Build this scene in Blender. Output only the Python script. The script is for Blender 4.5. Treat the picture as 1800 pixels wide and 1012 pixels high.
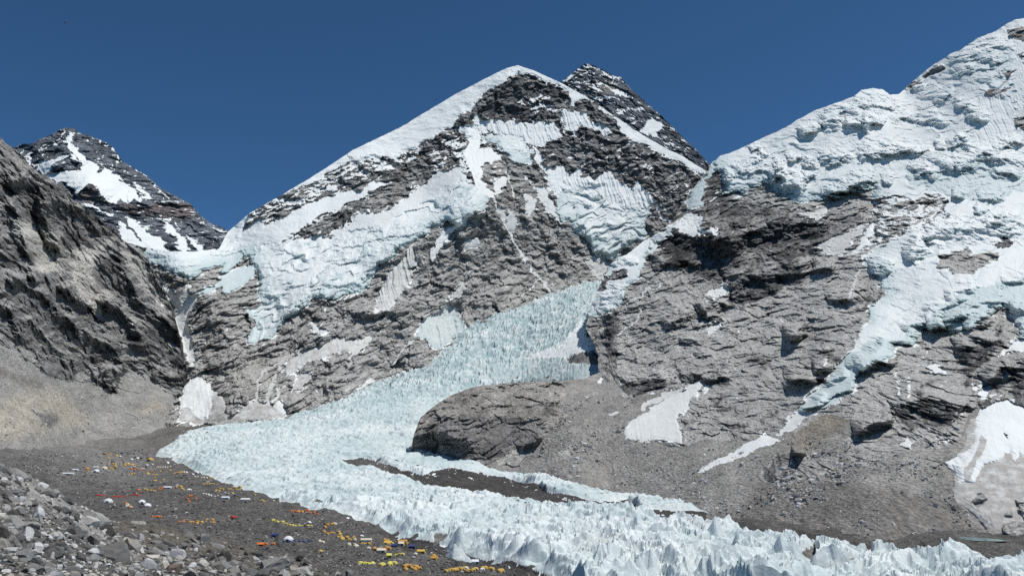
import bpy, math, random
import numpy as np

# ----------------------------------------------------------------- camera, sky, sun
scene = bpy.context.scene
for o in list(bpy.data.objects):
    bpy.data.objects.remove(o)
CAMZ = 200.0
PITCH = math.radians(10.5)
FPX, CX, CY = 1430.0, 900.0, 506.0          # focal length and centre in pixels of the 1800 x 1012 photograph
cam_data = bpy.data.cameras.new('camera')
cam = bpy.data.objects.new('camera', cam_data)
scene.collection.objects.link(cam)
cam.location = (0, 0, CAMZ)
cam.rotation_euler = (math.pi/2 + PITCH, 0, 0)
cam_data.sensor_width = 36.0
cam_data.lens = 36.0*FPX/1800.0
cam_data.clip_start = 0.5
cam_data.clip_end = 40000.0
scene.camera = cam

SUN_ELEV = math.radians(66.0)
SUN_AZ = math.radians(93.0)                  # clockwise from the view axis (+Y): from the right
world = bpy.data.worlds.new('World')
scene.world = world
world.use_nodes = True
wn = world.node_tree
for n in list(wn.nodes):
    wn.nodes.remove(n)
sky = wn.nodes.new('ShaderNodeTexSky')
sky.sky_type = 'NISHITA'
sky.sun_disc = False
sky.sun_elevation = SUN_ELEV
sky.sun_rotation = SUN_AZ
sky.altitude = 5400.0
sky.air_density = 1.0
sky.dust_density = 0.0
sky.ozone_density = 6.0
bg = wn.nodes.new('ShaderNodeBackground')
bg.inputs['Strength'].default_value = 0.085
wo = wn.nodes.new('ShaderNodeOutputWorld')
wb = wn.nodes.new('ShaderNodeMix')            # white balance of the whole sky
wb.data_type = 'RGBA'; wb.blend_type = 'MULTIPLY'; wb.inputs[0].default_value = 1.0
wb.inputs[7].default_value = (0.66, 1.0, 1.06, 1.0)
wn.links.new(sky.outputs[0], wb.inputs[6])
wn.links.new(wb.outputs[2], bg.inputs['Color'])
wn.links.new(bg.outputs[0], wo.inputs['Surface'])

sun_data = bpy.data.lights.new('sun', 'SUN')
sun_data.energy = 4.0
sun_data.angle = math.radians(0.53)
sun_data.color = (1.0, 0.975, 0.935)
sun = bpy.data.objects.new('sun', sun_data)
scene.collection.objects.link(sun)
sun.location = (0, 0, 3000)
_sd = (math.sin(SUN_AZ)*math.cos(SUN_ELEV), math.cos(SUN_AZ)*math.cos(SUN_ELEV), math.sin(SUN_ELEV))
from mathutils import Vector
sun.rotation_euler = Vector(_sd).to_track_quat('Z', 'Y').to_euler()

vs = scene.view_settings
vs.view_transform = 'Standard'
vs.look = 'None'
vs.gamma = 1.0
vs.use_curve_mapping = False
vs.exposure = 0.0
scene.cycles.use_denoising = False
scene.cycles.max_bounces = 4
scene.cycles.diffuse_bounces = 3
scene.cycles.glossy_bounces = 1
scene.cycles.transmission_bounces = 2

# ----------------------------------------------------------------- numeric helpers
CP, SP = math.cos(PITCH), math.sin(PITCH)
def ray(px, py):
    """world direction of a photo pixel scaled so that its Y component is 1"""
    xc = (np.asarray(px, float)-CX)/FPX
    yc = -(np.asarray(py, float)-CY)/FPX
    wy = CP - yc*SP
    wz = SP + yc*CP
    return xc/wy, wz/wy
def point(px, py, D):
    rx, rz = ray(px, py)
    return np.stack([rx*D, np.asarray(D)*np.ones_like(rx), CAMZ + rz*D], -1)
def project(X, Y, Z):
    zz = Z-CAMZ
    f = Y*CP + zz*SP
    u = zz*CP - Y*SP
    return CX + FPX*X/f, CY - FPX*u/f

def _hash(ix, iy, seed):
    h = (ix.astype(np.int64)*374761393 + iy.astype(np.int64)*668265263 + seed*1274126177) & 0xffffffff
    h = ((h ^ (h >> 13))*1274126177) & 0xffffffff
    h = (h ^ (h >> 16)) & 0xffffffff
    return h
_ang = np.arange(256)*(2*math.pi/256)
_GC, _GS = np.cos(_ang).astype(np.float32), np.sin(_ang).astype(np.float32)
def perlin(x, y, seed=0):
    x = np.asarray(x, float); y = np.asarray(y, float)
    xi = np.floor(x); yi = np.floor(y)
    xf = (x-xi).astype(np.float32); yf = (y-yi).astype(np.float32)
    xi = xi.astype(np.int64); yi = yi.astype(np.int64)
    u = xf*xf*xf*(xf*(xf*6-15)+10); v = yf*yf*yf*(yf*(yf*6-15)+10)
    def g(dx, dy):
        h = _hash(xi+dx, yi+dy, seed) & 255
        return _GC[h]*(xf-dx) + _GS[h]*(yf-dy)
    a = g(0, 0); b = g(1, 0); c = g(0, 1); d = g(1, 1)
    return ((a + u*(b-a)) + v*((c + u*(d-c)) - (a + u*(b-a))))*1.5
def fbm(x, y, octv, seed=0, gain=0.5):
    s = 0; a = 1.0; t = 0
    for i in range(octv):
        s = s + a*perlin(x*2**i + 17.3*i, y*2**i - 9.1*i, seed+i); t += a; a *= gain
    return s/t*1.4
def worley(x, y, seed=0):
    """F1, F2 distances and the id of the nearest cell"""
    xi = np.floor(x).astype(np.int64); yi = np.floor(y).astype(np.int64)
    f1 = np.full(x.shape, 9.0); f2 = np.full(x.shape, 9.0); cid = np.zeros(x.shape)
    for dx in (-1, 0, 1):
        for dy in (-1, 0, 1):
            h = _hash(xi+dx, yi+dy, seed)
            qx = xi+dx + (h & 1023)/1023.0; qy = yi+dy + ((h >> 10) & 1023)/1023.0
            d = np.hypot(x-qx, y-qy)
            k = ((h >> 20) & 1023)/1023.0
            nearer = d < f1
            f2 = np.where(nearer, f1, np.minimum(f2, d))
            cid = np.where(nearer, k, cid)
            f1 = np.where(nearer, d, f1)
    return f1, f2, cid
def facets(x, y, seed=0):
    """angular relief: every cell is a randomly tilted plane"""
    xi = np.floor(x).astype(np.int64); yi = np.floor(y).astype(np.int64)
    f1 = np.full(x.shape, 9.0); out = np.zeros(x.shape)
    for dx in (-1, 0, 1):
        for dy in (-1, 0, 1):
            h = _hash(xi+dx, yi+dy, seed)
            ex = x - (xi+dx + (h & 255)/255.0); ey = y - (yi+dy + ((h >> 8) & 255)/255.0)
            d = ex*ex + ey*ey
            a = _ang[(h >> 16) & 255]
            v = ((h >> 24) & 255)/255.0*.45 - 0.22 + 1.25*(np.cos(a)*ex + np.sin(a)*ey)
            w = d < f1
            out = np.where(w, v, out); f1 = np.where(w, d, f1)
    return out
def sstep(a, b, x):
    t = np.clip((x-a)/(b-a), 0, 1)
    return t*t*(3-2*t)
class RBF:
    """smooth scattered-data interpolation (multiquadric with an affine part)"""
    def __init__(self, x, y, v, c=0.0, smooth=1e-9):
        self.x = np.asarray(x, float); self.y = np.asarray(y, float); n = len(self.x)
        self.c = c
        r = np.sqrt((self.x[:, None]-self.x)**2 + (self.y[:, None]-self.y)**2 + c*c)
        A = np.zeros((n+3, n+3))
        A[:n, :n] = r + np.eye(n)*smooth
        A[:n, n] = 1; A[:n, n+1] = self.x; A[:n, n+2] = self.y
        A[n:, :n] = A[:n, n:].T
        self.w = np.linalg.lstsq(A, np.concatenate([np.asarray(v, float), [0, 0, 0]]), rcond=None)[0]
    def __call__(self, x, y):
        x = np.asarray(x, float); y = np.asarray(y, float)
        n = len(self.x)
        s = self.w[n] + self.w[n+1]*x + self.w[n+2]*y
        for i in range(n):
            s = s + self.w[i]*np.sqrt((x-self.x[i])**2 + (y-self.y[i])**2 + self.c**2)
        return s
def grid_eval(f, X, Y, k=6.0):
    """evaluate a smooth f on a coarse regular lattice and interpolate it at (X, Y)"""
    gx = np.arange(X.min()-k, X.max()+2*k, k); gy = np.arange(Y.min()-k, Y.max()+2*k, k)
    V = f(*np.meshgrid(gx, gy))
    fx = (X-gx[0])/k; fy = (Y-gy[0])/k
    i = np.clip(fx.astype(int), 1, len(gx)-3); j = np.clip(fy.astype(int), 1, len(gy)-3)
    tx = fx-i; ty = fy-j
    def cub(t): return (-0.5*t+t*t-0.5*t**3, 1-2.5*t*t+1.5*t**3, 0.5*t+2*t*t-1.5*t**3, -0.5*t*t+0.5*t**3)
    wx, wy = cub(tx), cub(ty)
    s = 0
    for b in range(4):
        r = 0
        for a in range(4): r = r + wx[a]*V[j+b-1, i+a-1]
        s = s + wy[b]*r
    return s

CROPS = {'R': (0, 0, 1.0), 'C1': (0, 200, 4.), 'C2': (0, 400, 4.), 'C3': (0, 580, 4.), 'C4': (0, 759, 4.),
         'C5': (380, 200, 4.), 'C6': (380, 400, 4.), 'C7': (380, 580, 4.), 'C8': (380, 759, 4.),
         'D1': (760, 90, 4.), 'D2': (760, 300, 4.), 'D3': (760, 520, 4.), 'D4': (760, 759, 4.),
         'D5': (1200, 200, 5.987), 'D6': (1060, 380, 4.), 'D7': (1060, 580, 4.), 'D8': (1060, 759, 4.),
         'E1': (1350, 20, 4.), 'E2': (1350, 250, 4.), 'E3': (1350, 450, 4.), 'E4': (1350, 600, 4.), 'E5': (1350, 759, 4.),
         'F7': (150, 780, 7.2), 'F8': (480, 890, 6.43)}
def pts(crop, s):
    x0, y0, k = CROPS[crop]
    return np.array([[x0 + float(a.split(',')[0])/k, y0 + float(a.split(',')[1])/k] for a in s.split()])
def seg_dist(P, X, Y, closed):
    """distance to a polyline, signed side of the nearest segment, position along it"""
    n = len(P); m = n if closed else n-1
    best = np.full(X.shape, 1e9); side = np.zeros(X.shape); along = np.zeros(X.shape)
    L = 0.0
    for i in range(m):
        a = P[i]; b = P[(i+1) % n]; d = b-a; l2 = max(d @ d, 1e-9); l = math.sqrt(l2)
        t = np.clip(((X-a[0])*d[0] + (Y-a[1])*d[1])/l2, 0, 1)
        ex = X-a[0]-t*d[0]; ey = Y-a[1]-t*d[1]
        q = ex*ex + ey*ey
        w = q < best
        best = np.where(w, q, best)
        side = np.where(w, (d[0]*(Y-a[1]) - d[1]*(X-a[0]))/l, side)
        along = np.where(w, L + t*l, along)
        L += l
    return np.sqrt(best), side, along, L
def inside(P, X, Y):
    c = np.zeros(X.shape, bool)
    n = len(P)
    for i in range(n):
        x1, y1 = P[i]; x2, y2 = P[(i+1) % n]
        if y1 == y2: continue
        cond = ((y1 > Y) != (y2 > Y)) & (X < (x2-x1)*(Y-y1)/(y2-y1) + x1)
        c ^= cond
    return c
def region(P, X, Y, margin):
    m = (X > P[:, 0].min()-margin) & (X < P[:, 0].max()+margin) & (Y > P[:, 1].min()-margin) & (Y < P[:, 1].max()+margin)
    return np.nonzero(m)
def edge_dists(P, X, Y):
    """distances to the edges of an outline that face down (lower, left, right) and to those that face up"""
    area = 0.5*np.sum(P[:, 0]*np.roll(P[:, 1], -1) - np.roll(P[:, 0], -1)*P[:, 1])
    s = 1.0 if area > 0 else -1.0
    lo = np.full(X.shape, 1e9); hi = np.full(X.shape, 1e9)
    for i in range(len(P)):
        a = P[i]; b = P[(i+1) % len(P)]; d = b-a; l2 = max(d @ d, 1e-9)
        ny = -s*d[0]/math.sqrt(l2)            # outward normal, image down positive
        t = np.clip(((X-a[0])*d[0] + (Y-a[1])*d[1])/l2, 0, 1)
        q = np.hypot(X-a[0]-t*d[0], Y-a[1]-t*d[1])
        if ny > -0.25: lo = np.minimum(lo, q)
        else: hi = np.minimum(hi, q)
    return lo, hi
def poly_sd(P, X, Y):
    d = seg_dist(P, X, Y, True)[0]
    return np.where(inside(P, X, Y), d, -d)

# ----------------------------------------------------------------- scene helpers
COL = scene.collection
def tag(o, label=None, cat=None, group=None, kind=None):
    if label: o['label'] = label
    if cat: o['category'] = cat
    if group: o['group'] = group
    if kind: o['kind'] = kind
    return o
def mesh_from(name, V, F, mats=(), attrs=None, smooth=False):
    V = np.ascontiguousarray(V, np.float32); F = np.ascontiguousarray(F, np.int32)
    me = bpy.data.meshes.new(name)
    k = F.shape[1]
    me.vertices.add(len(V)); me.vertices.foreach_set('co', V.ravel())
    me.loops.add(F.size); me.loops.foreach_set('vertex_index', F.ravel())
    me.polygons.add(len(F))
    me.polygons.foreach_set('loop_start', np.arange(0, F.size, k, dtype=np.int32))
    me.polygons.foreach_set('use_smooth', np.full(len(F), bool(smooth)))
    for m in mats: me.materials.append(m)
    if attrs:
        for k_, v in attrs.items():
            if v.ndim == 1:
                a = me.attributes.new(k_, 'FLOAT', 'POINT'); a.data.foreach_set('value', np.ascontiguousarray(v, np.float32))
            else:
                a = me.attributes.new(k_, 'FLOAT_COLOR', 'POINT')
                c = np.ones((len(v), 4), np.float32); c[:, :3] = v
                a.data.foreach_set('color', c.ravel())
    me.update(calc_edges=True)
    return me
def link(name, me, parent=None):
    o = bpy.data.objects.new(name, me)
    COL.objects.link(o)
    if parent is not None: o.parent = parent
    return o
def empty(name, loc=(0, 0, 0), parent=None):
    o = bpy.data.objects.new(name, None); COL.objects.link(o); o.location = loc
    o.empty_display_size = 1.0
    if parent is not None: o.parent = parent
    return o
def subset(V, F, attrs, keep):
    """the faces marked in keep, with only the vertices they use"""
    f = F[keep]
    used = np.unique(f)
    remap = np.full(len(V), -1, np.int64); remap[used] = np.arange(len(used))
    return V[used], remap[f], {k: a[used] for k, a in attrs.items()}

# ----------------------------------------------------------------- materials
def nodes_of(name):
    m = bpy.data.materials.new(name); m.use_nodes = True
    nt = m.node_tree
    for n in list(nt.nodes): nt.nodes.remove(n)
    out = nt.nodes.new('ShaderNodeOutputMaterial'); b = nt.nodes.new('ShaderNodeBsdfPrincipled')
    nt.links.new(b.outputs[0], out.inputs[0])
    return m, nt, b
def N(nt, typ, **kw):
    n = nt.nodes.new(typ)
    for k, v in kw.items(): setattr(n, k, v)
    return n
def noise_node(nt, coord, scale, detail=4.0, rough=0.6, lac=2.0):
    n = nt.nodes.new('ShaderNodeTexNoise'); n.inputs['Scale'].default_value = scale
    n.inputs['Detail'].default_value = detail; n.inputs['Roughness'].default_value = rough
    nt.links.new(coord, n.inputs['Vector'])
    return n.outputs['Fac']
def math_node(nt, op, a, b=None, c=None, clamp=False):
    n = nt.nodes.new('ShaderNodeMath'); n.operation = op; n.use_clamp = clamp
    for i, v in enumerate((a, b, c)):
        if v is None: continue
        if isinstance(v, (int, float)): n.inputs[i].default_value = v
        else: nt.links.new(v, n.inputs[i])
    return n.outputs[0]
def mixc(nt, fac, a, b, typ='MIX'):
    n = nt.nodes.new('ShaderNodeMix'); n.data_type = 'RGBA'; n.blend_type = typ
    for i, v in ((0, fac), (6, a), (7, b)):
        if isinstance(v, (int, float)): n.inputs[i].default_value = v
        elif isinstance(v, tuple): n.inputs[i].default_value = (*v, 1.0)
        else: nt.links.new(v, n.inputs[i])
    return n.outputs[2]
def ramp(nt, fac, lo, hi, clamp=True):
    n = nt.nodes.new('ShaderNodeMapRange'); n.clamp = clamp
    n.inputs[1].default_value = lo; n.inputs[2].default_value = hi
    nt.links.new(fac, n.inputs[0])
    return n.outputs[0]
def attr(nt, name, color=False):
    n = nt.nodes.new('ShaderNodeAttribute'); n.attribute_name = name
    return n.outputs['Color'] if color else n.outputs['Fac']

def terrain_material(name, fine=0.25, bump=1.0, speck=0.0, strata=None):
    """rock, scree, snow and ice told apart by the attributes stored on the terrain"""
    m, nt, b = nodes_of(name)
    geo = N(nt, 'ShaderNodeNewGeometry').outputs['Position']
    rock = attr(nt, 'rock', True); snow = attr(nt, 'snow'); ice = attr(nt, 'ice'); dirt = attr(nt, 'dirt')
    n1 = noise_node(nt, geo, fine*0.12, 6, 0.65)
    n2 = noise_node(nt, geo, fine, 5, 0.7)
    vor = N(nt, 'ShaderNodeTexVoronoi'); vor.inputs['Scale'].default_value = fine*0.9
    nt.links.new(geo, vor.inputs['Vector'])
    tone = math_node(nt, 'ADD', math_node(nt, 'MULTIPLY', ramp(nt, n1, 0.3, 0.7), 0.5), math_node(nt, 'MULTIPLY', ramp(nt, n2, 0.3, 0.7), 1.0))
    tone = math_node(nt, 'ADD', tone, 0.28)
    if speck > 0:
        sp = math_node(nt, 'MULTIPLY', ramp(nt, math_node(nt, 'FRACT', math_node(nt, 'MULTIPLY', vor.outputs['Color'], 7.31)), 0.55, 1.0), speck)
        tone = math_node(nt, 'ADD', tone, sp)
    tn = N(nt, 'ShaderNodeCombineColor')
    for i in range(3): nt.links.new(tone, tn.inputs[i])
    rockc = mixc(nt, 1.0, rock, tn.outputs[0], 'MULTIPLY')
    # snow: white, towards beige where stones and dust lie on it, towards blue where it is bare ice
    n0 = noise_node(nt, geo, fine*0.35, 6, 0.7)
    dm = math_node(nt, 'MULTIPLY', dirt, math_node(nt, 'ADD', math_node(nt, 'MULTIPLY', ramp(nt, n0, 0.3, 0.7), 1.3), 0.25), clamp=True)
    sn = mixc(nt, dm, (0.77, 0.795, 0.78), (0.40, 0.38, 0.35))
    icec = mixc(nt, ramp(nt, n2, 0.3, 0.7), (0.28, 0.40, 0.41), (0.47, 0.575, 0.575))
    sn = mixc(nt, ice, sn, icec)
    sn = mixc(nt, math_node(nt, 'MULTIPLY', ramp(nt, n2, 0.62, 0.8), math_node(nt, 'ADD', math_node(nt, 'MULTIPLY', dirt, 0.5), 0.04)), sn, (0.22, 0.21, 0.20))
    f = ramp(nt, math_node(nt, 'ADD', snow, math_node(nt, 'MULTIPLY', math_node(nt, 'SUBTRACT', n2, 0.5), 0.55)), 0.40, 0.60)
    nt.links.new(mixc(nt, f, rockc, sn), b.inputs['Base Color'])
    b.inputs['Roughness'].default_value = 0.85
    b.inputs['Specular IOR Level'].default_value = 0.18
    bp = N(nt, 'ShaderNodeBump'); bp.inputs['Distance'].default_value = 1.0/fine*0.8
    nt.links.new(math_node(nt, 'MULTIPLY', math_node(nt, 'SUBTRACT', 1.0, math_node(nt, 'MULTIPLY', f, 0.8)), bump), bp.inputs['Strength'])
    nt.links.new(math_node(nt, 'ADD', n2, math_node(nt, 'MULTIPLY', vor.outputs['Distance'], 0.6)), bp.inputs['Height'])
    nt.links.new(bp.outputs[0], b.inputs['Normal'])
    return m
# ----------------------------------------------------------------- mountain faces
LIGHT, MID, DARK, SLATE = (0.25, 0.24, 0.225), (0.175, 0.168, 0.158), (0.085, 0.083, 0.083), (0.075, 0.085, 0.10)
TAN, SCREE, BROWN = (0.30, 0.27, 0.215), (0.215, 0.207, 0.192), (0.14, 0.122, 0.10)
def make_layer(name, top, bot, ctrl, step, style, items, mat, jag=2.0, seed=0, x0=None, x1=None, back=(40, 160, 500), part_labels=None):

    top = np.array(top, float); bot = np.array(bot, float)
    x0 = top[0, 0] if x0 is None else x0; x1 = top[-1, 0] if x1 is None else x1
    xs = np.arange(x0, x1+0.01, step)
    ty = np.interp(xs, top[:, 0], top[:, 1]); by = np.interp(xs, bot[:, 0], bot[:, 1])
    jag = np.interp(xs, *style['jagmap']) if 'jagmap' in style else jag
    ty = ty + jag*(fbm(xs/22.0, xs*0, 5, seed+91, 0.62)*1.6)
    by = by + 2.5*fbm(xs/14.0, xs*0+3, 4, seed+95, .6)
    nr = int((by-ty).max()/step)+2
    t = np.linspace(0, 1, nr)[:, None]
    PX = np.repeat(xs[None], nr, 0); PY = ty[None] + t*np.maximum(by-ty, 2.0)[None]
    ctrl = np.array(ctrl, float)
    rb = RBF(ctrl[:, 0], ctrl[:, 1], 1000.0/ctrl[:, 2], c=style.get('c', 50.0), smooth=1e-6)
    inv = grid_eval(rb, PX, PY)
    D = 1000.0/np.maximum(inv, 0.08)
    mpp = D/FPX
    B = point(PX, PY, D)
    X, Y, Z = B[..., 0], B[..., 1], B[..., 2]
    hx, hy = style.get('run', (1.0, 0.0))      # horizontal run of the face, for the relief
    X = X*hx + Y*hy
    # outlines wander a little so that nothing traced looks ruled
    ex0, ew = style.get('edge', (0, 0))
    if ew:
        PX = PX + ew*(fbm(PY/16.0, PX*0+3.3, 4, seed+97, .6) + .5*fbm(PY/5.0, PX/9.0, 3, seed+98))*np.exp(-((PX-ex0)/22.0)**2)
    wob = style.get('wob', 1.3)
    k = 1.0/mpp.mean()
    U, W = X*k, Z*k
    QX = PX + wob*(5*fbm(U/34, W/34, 2, seed+1) + 2.6*fbm(U/9, W/9, 3, seed+3, 0.7))
    QY = PY + wob*(5*fbm(U/34, W/34, 2, seed+5) + 2.6*fbm(U/9, W/9, 3, seed+7, 0.7))
    sh = PX.shape
    snow = np.zeros(sh); ice = np.zeros(sh); dirt = np.zeros(sh); rough = np.ones(sh); mix = np.full(sh, style.get('mix', 0.0))
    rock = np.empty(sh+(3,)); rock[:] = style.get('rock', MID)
    R = np.zeros(sh); flute = np.zeros(sh); bumpy = np.zeros(sh); shelf = np.zeros(sh); halo = np.zeros(sh)
    part = np.zeros(sh, int); names = [None]
    for it in items:
        kind, p, crop, s = it
        P = pts(crop, s)
        if kind in ('step', 'ridge', 'line'):
            if kind == 'step':
                A, w, L = p; mg = max(w, 4*L)+8
            elif kind == 'ridge':
                A, w = p; mg = 4*w+8
            else:
                w, dd = p; mg = w+10
            idx = region(P, QX, QY, mg)
            if len(idx[0]) == 0: continue
            d, side, al, Lt = seg_dist(P, QX[idx], QY[idx], False)
            tp = np.sqrt(np.clip(np.minimum(al, Lt-al)/(0.22*Lt)+0.05, 0, 1))
            if kind == 'step':
                sgn = -np.sign(side)           # side < 0 lies above a line drawn from left to right
                r = np.where(sgn > 0, np.exp(-(d/L)**2*0.7), np.clip(1-d/w, 0, 1)**1.3)
                end = (al <= 0) | (al >= Lt)
                r = np.where(end, r*np.exp(-d/3.0), r)
                R[idx] += A*style.get('stepk', 1.0)*tp*r
            elif kind == 'ridge':
                R[idx] += A*tp*np.exp(-d/w)
            else:
                f = sstep(w*0.5+1.2, w*0.5-1.2, d)
                snow[idx] = np.maximum(snow[idx], f); dirt[idx] = np.where(f > 0.5, dd, dirt[idx])
            continue
        idx = region(P, QX, QY, 26)
        if len(idx[0]) == 0: continue
        sd = poly_sd(P, QX[idx], QY[idx])
        f = sstep(-1.2, 1.2, sd)
        if kind == 'snow':
            A, w = p.get('A', 4), p.get('w', 4)
            snow[idx] = np.maximum(snow[idx], f)*1.0
            snow[idx] = np.where(f > 0.5, p.get('f', 1.0), snow[idx])
            if A >= 10:
                lo, hi = edge_dists(P, QX[idx], QY[idx])
                R[idx] += A*np.where(sd > 0, np.minimum(np.clip(lo/w, 0, 1)**0.6, np.clip(hi/(5*w), 0, 1)), 0)
            else:
                lo = np.clip(sd, 0, 99)
                R[idx] += A*np.clip(sd/w, 0, 1)**0.6
            dirt[idx] = np.where(f > 0.5, p.get('dirt', 0.0), dirt[idx])
            # bare blue ice shows along the broken lower edges
            eb = p.get('ice', 0.0)*(p.get('all', 0.0) + (1-p.get('all', 0.0))*np.exp(-lo/(w*1.3)))
            ice[idx] = np.where(f > 0.5, eb, ice[idx])
            flute[idx] = np.where(f > 0.5, p.get('flute', 0.0), flute[idx])
            bumpy[idx] = np.where(f > 0.5, p.get('bumpy', 0.0), bumpy[idx])
            mix[idx] = mix[idx]*(1-f)
            shelf[idx] = np.where(f > 0.5, p.get('shelf', 0.0), shelf[idx])
            halo[idx] = np.maximum(halo[idx], np.where(sd < 0, p.get('halo', style.get('halo', .5))*np.exp(sd/7.0), 0))
            nm = p.get('part')
            if nm:
                names.append(nm)
                q = part[idx]; q[f > 0.5] = len(names)-1; part[idx] = q
        elif kind in ('rock', 'scree', 'tone'):
            fe = sstep(-p.get('soft', 1.5), p.get('soft', 1.5), sd)
            if 'c' in p: rock[idx] = rock[idx]*(1-fe[:, None]) + np.array(p['c'])*fe[:, None]
            if kind != 'tone':
                snow[idx] *= (1-f); ice[idx] *= (1-f); flute[idx] *= (1-f); bumpy[idx] *= (1-f); shelf[idx] *= (1-f)
                q = part[idx]; q[f > 0.5] = 0; part[idx] = q
                R[idx] -= p.get('A', 0.0)*np.clip(sd/p.get('w', 5), 0, 1)
            if kind == 'scree': mix[idx] = mix[idx]*(1-fe)
            if 'mix' in p: mix[idx] = mix[idx]*(1-fe) + p['mix']*fe
            if 'rough' in p: rough[idx] = rough[idx]*(1-fe) + p['rough']*fe
    mix = np.maximum(mix, np.where(rough > .45, halo, 0))
    # relief of the rock, in metres, layered along its strata
    th = math.radians(style.get('ang', 25.0))
    a = X*math.cos(th) + Z*math.sin(th); b = -X*math.sin(th) + Z*math.cos(th)
    wx = fbm(X/140, Z/140, 4, seed+11, .6)*28; wy = fbm(X/140, Z/140, 4, seed+15, .6)*28
    a = a+wx; b = b+wy*0.6
    an = style.get('aniso', 2.2); g = style.get('g', 0.11)
    rel = np.zeros(sh); lam = style.get('lam', 170.0); i = 0
    ch = np.zeros(sh)
    while lam > 1.4:
        fade = sstep(1.8, 4.0, lam/mpp)
        if fade.max() > 0:
            boost = 1.0 + style.get('crisp', 1.6)*sstep(60, 14, lam/mpp)
            n = perlin(a/(lam*an) + 0.35*ch, b/lam, seed+20+i)
            if i % 3 == 2: v = np.abs(n)*2.2-0.6
            else: v = (0.7-np.abs(n)*2.2)
            rel += style.get('soft', 1.0)*g*lam*0.42*fade*boost*v*(0.55+0.45*np.tanh(2.5*ch))
            ch = ch*0.45 + v*0.55
        lam /= 1.62; i += 1
    # broken blocks
    fa = style.get('facet', 1.0)
    for px_, am in ((34.0, .42), (17.0, .50), (8.5, .55), (4.6, .5)):
        L = px_*mpp.mean()
        jx = .35*perlin(a/(L*1.3), b/(L*.8), seed+210); jy = .35*perlin(a/(L*1.3)+7, b/(L*.8), seed+211)
        rel += fa*am*L*.40*facets(a/(L*style.get('fan', 1.35))+jx, b/L+jy, seed+220+int(px_))*sstep(2.2, 4.5, L/mpp)
    # ledges: the rock breaks in steps across the strata
    lp = np.zeros(sh)
    for lam, amp in style.get('ledge', ((60, 0.20), (22, 0.24), (9, 0.2))):
        ph = b/lam + 0.9*fbm(a/(lam*4), b/(lam*2), 4, seed+60, .6) + 40
        fr = ph-np.floor(ph)
        cut = 0.62+0.25*perlin(a/(lam*3), np.floor(ph)*3.7, seed+66)
        saw = np.where(fr < cut, fr/cut, (1-fr)/(1-cut))
        pres = sstep(-0.45, 0.25, perlin(a/(lam*3.5), np.floor(ph)*5.3+b/(lam*6), seed+70))
        fd = sstep(1.8, 4, lam/mpp)
        rel -= 1.5*amp*lam*(saw-0.5)*pres*fd
        lp += fd*pres*(saw-0.5)
    # ribs and gullies down the fall line
    for lam, amp, ra in style.get('rib', ()):
        t2 = math.radians(ra)
        a2 = X*math.cos(t2) + Z*math.sin(t2); b2 = -X*math.sin(t2) + Z*math.cos(t2)
        n = perlin((a2 + wx*0.8)/lam, (b2+wy)/(lam*5.0), seed+80+int(lam))
        rel += amp*lam*(0.6-np.abs(n)*2)*sstep(1.6, 4, lam/mpp)
    scm = np.clip((1-rough), 0, 1)
    R += rel*rough*(1-0.93*np.clip(snow, 0, 1))
    # boulders on the scree
    for lam, amp in ((26, .05), (11, .10), (5, .16), (2.4, .2)):
        fd = sstep(1.2, 3.0, lam/mpp)
        if fd.max() > 0:
            R += scm*(1-snow)*fd*amp*lam*perlin(X/lam, Z/lam*1.3, seed+100+int(lam))*1.3
    # snow: soft swells, flutings down the fall line, broken blocks
    R += snow*(mpp*(2.6*fbm(X/(mpp*40), Z/(mpp*18), 3, seed+120, 0.5) + 1.1*(0.5-np.abs(perlin(a/(mpp*34), b/(mpp*9), seed+125))*2)*sstep(-.1, .4, fbm(X/(mpp*60), Z/(mpp*60), 2, seed+127)) + .35*fbm(X/(mpp*6), Z/(mpp*4), 3, seed+128, .7)))
    if flute.max() > 0:
        fx = (X + 0.25*Z)/mpp + 3*fbm(X/60, Z/60, 2, seed+130)
        R += flute*mpp*(2.2*(0.5-np.abs(perlin(fx/9.0, Z/(mpp*70), seed+131))*2) + 1.2*(0.5-np.abs(perlin(fx/4.0, Z/(mpp*40), seed+132))*2))
    if shelf.max() > 0:
        # broken shelves of ice: flat snow on top, blue walls between
        t3 = math.radians(style.get('shelf_ang', 15.0))
        for lam, amp, sd_ in ((21.0, .62, 0), (9.5, .42, 5)):
            a3 = (X*math.cos(t3)+Z*math.sin(t3))/mpp; b3 = (-X*math.sin(t3)+Z*math.cos(t3))/mpp
            ph = b3/lam + 1.3*fbm(a3/(lam*3.2), b3/(lam*2.2), 3, seed+190+sd_, .55) + 50
            fr = ph-np.floor(ph)
            cut = .70+.12*perlin(a3/(lam*2), np.floor(ph)*4.1, seed+195+sd_)
            saw = np.where(fr < cut, fr/cut, (1-fr)/(1-cut))
            pres = sstep(-.12, .32, perlin(a3/(lam*2.6), np.floor(ph)*7.7+b3/(lam*5), seed+197+sd_))
            R -= shelf*snow*mpp*amp*lam*(saw-.5)*pres
            ice = np.maximum(ice, shelf*snow*pres*(fr > cut)*.75)
    if bumpy.max() > 0:
        f1, f2, cid = worley(X/(mpp*13)+0.6*fbm(X/(mpp*20), Z/(mpp*20), 2, seed+141), Z/(mpp*9), seed+140)
        g1, g2, cid2 = worley(X/(mpp*5.5), Z/(mpp*4.2), seed+145)
        blk = cid*1.0 - 0.9*np.exp(-(f2-f1)*7) + 0.4*cid2 - 0.3*np.exp(-(g2-g1)*6)
        R += bumpy*mpp*5.0*blk
        ice = np.maximum(ice, bumpy*sstep(0.9, 0.1, f2-f1)*0.5*snow)
    D2 = np.maximum(D - R, D*0.7)
    P3 = point(PX, PY, D2)
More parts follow.
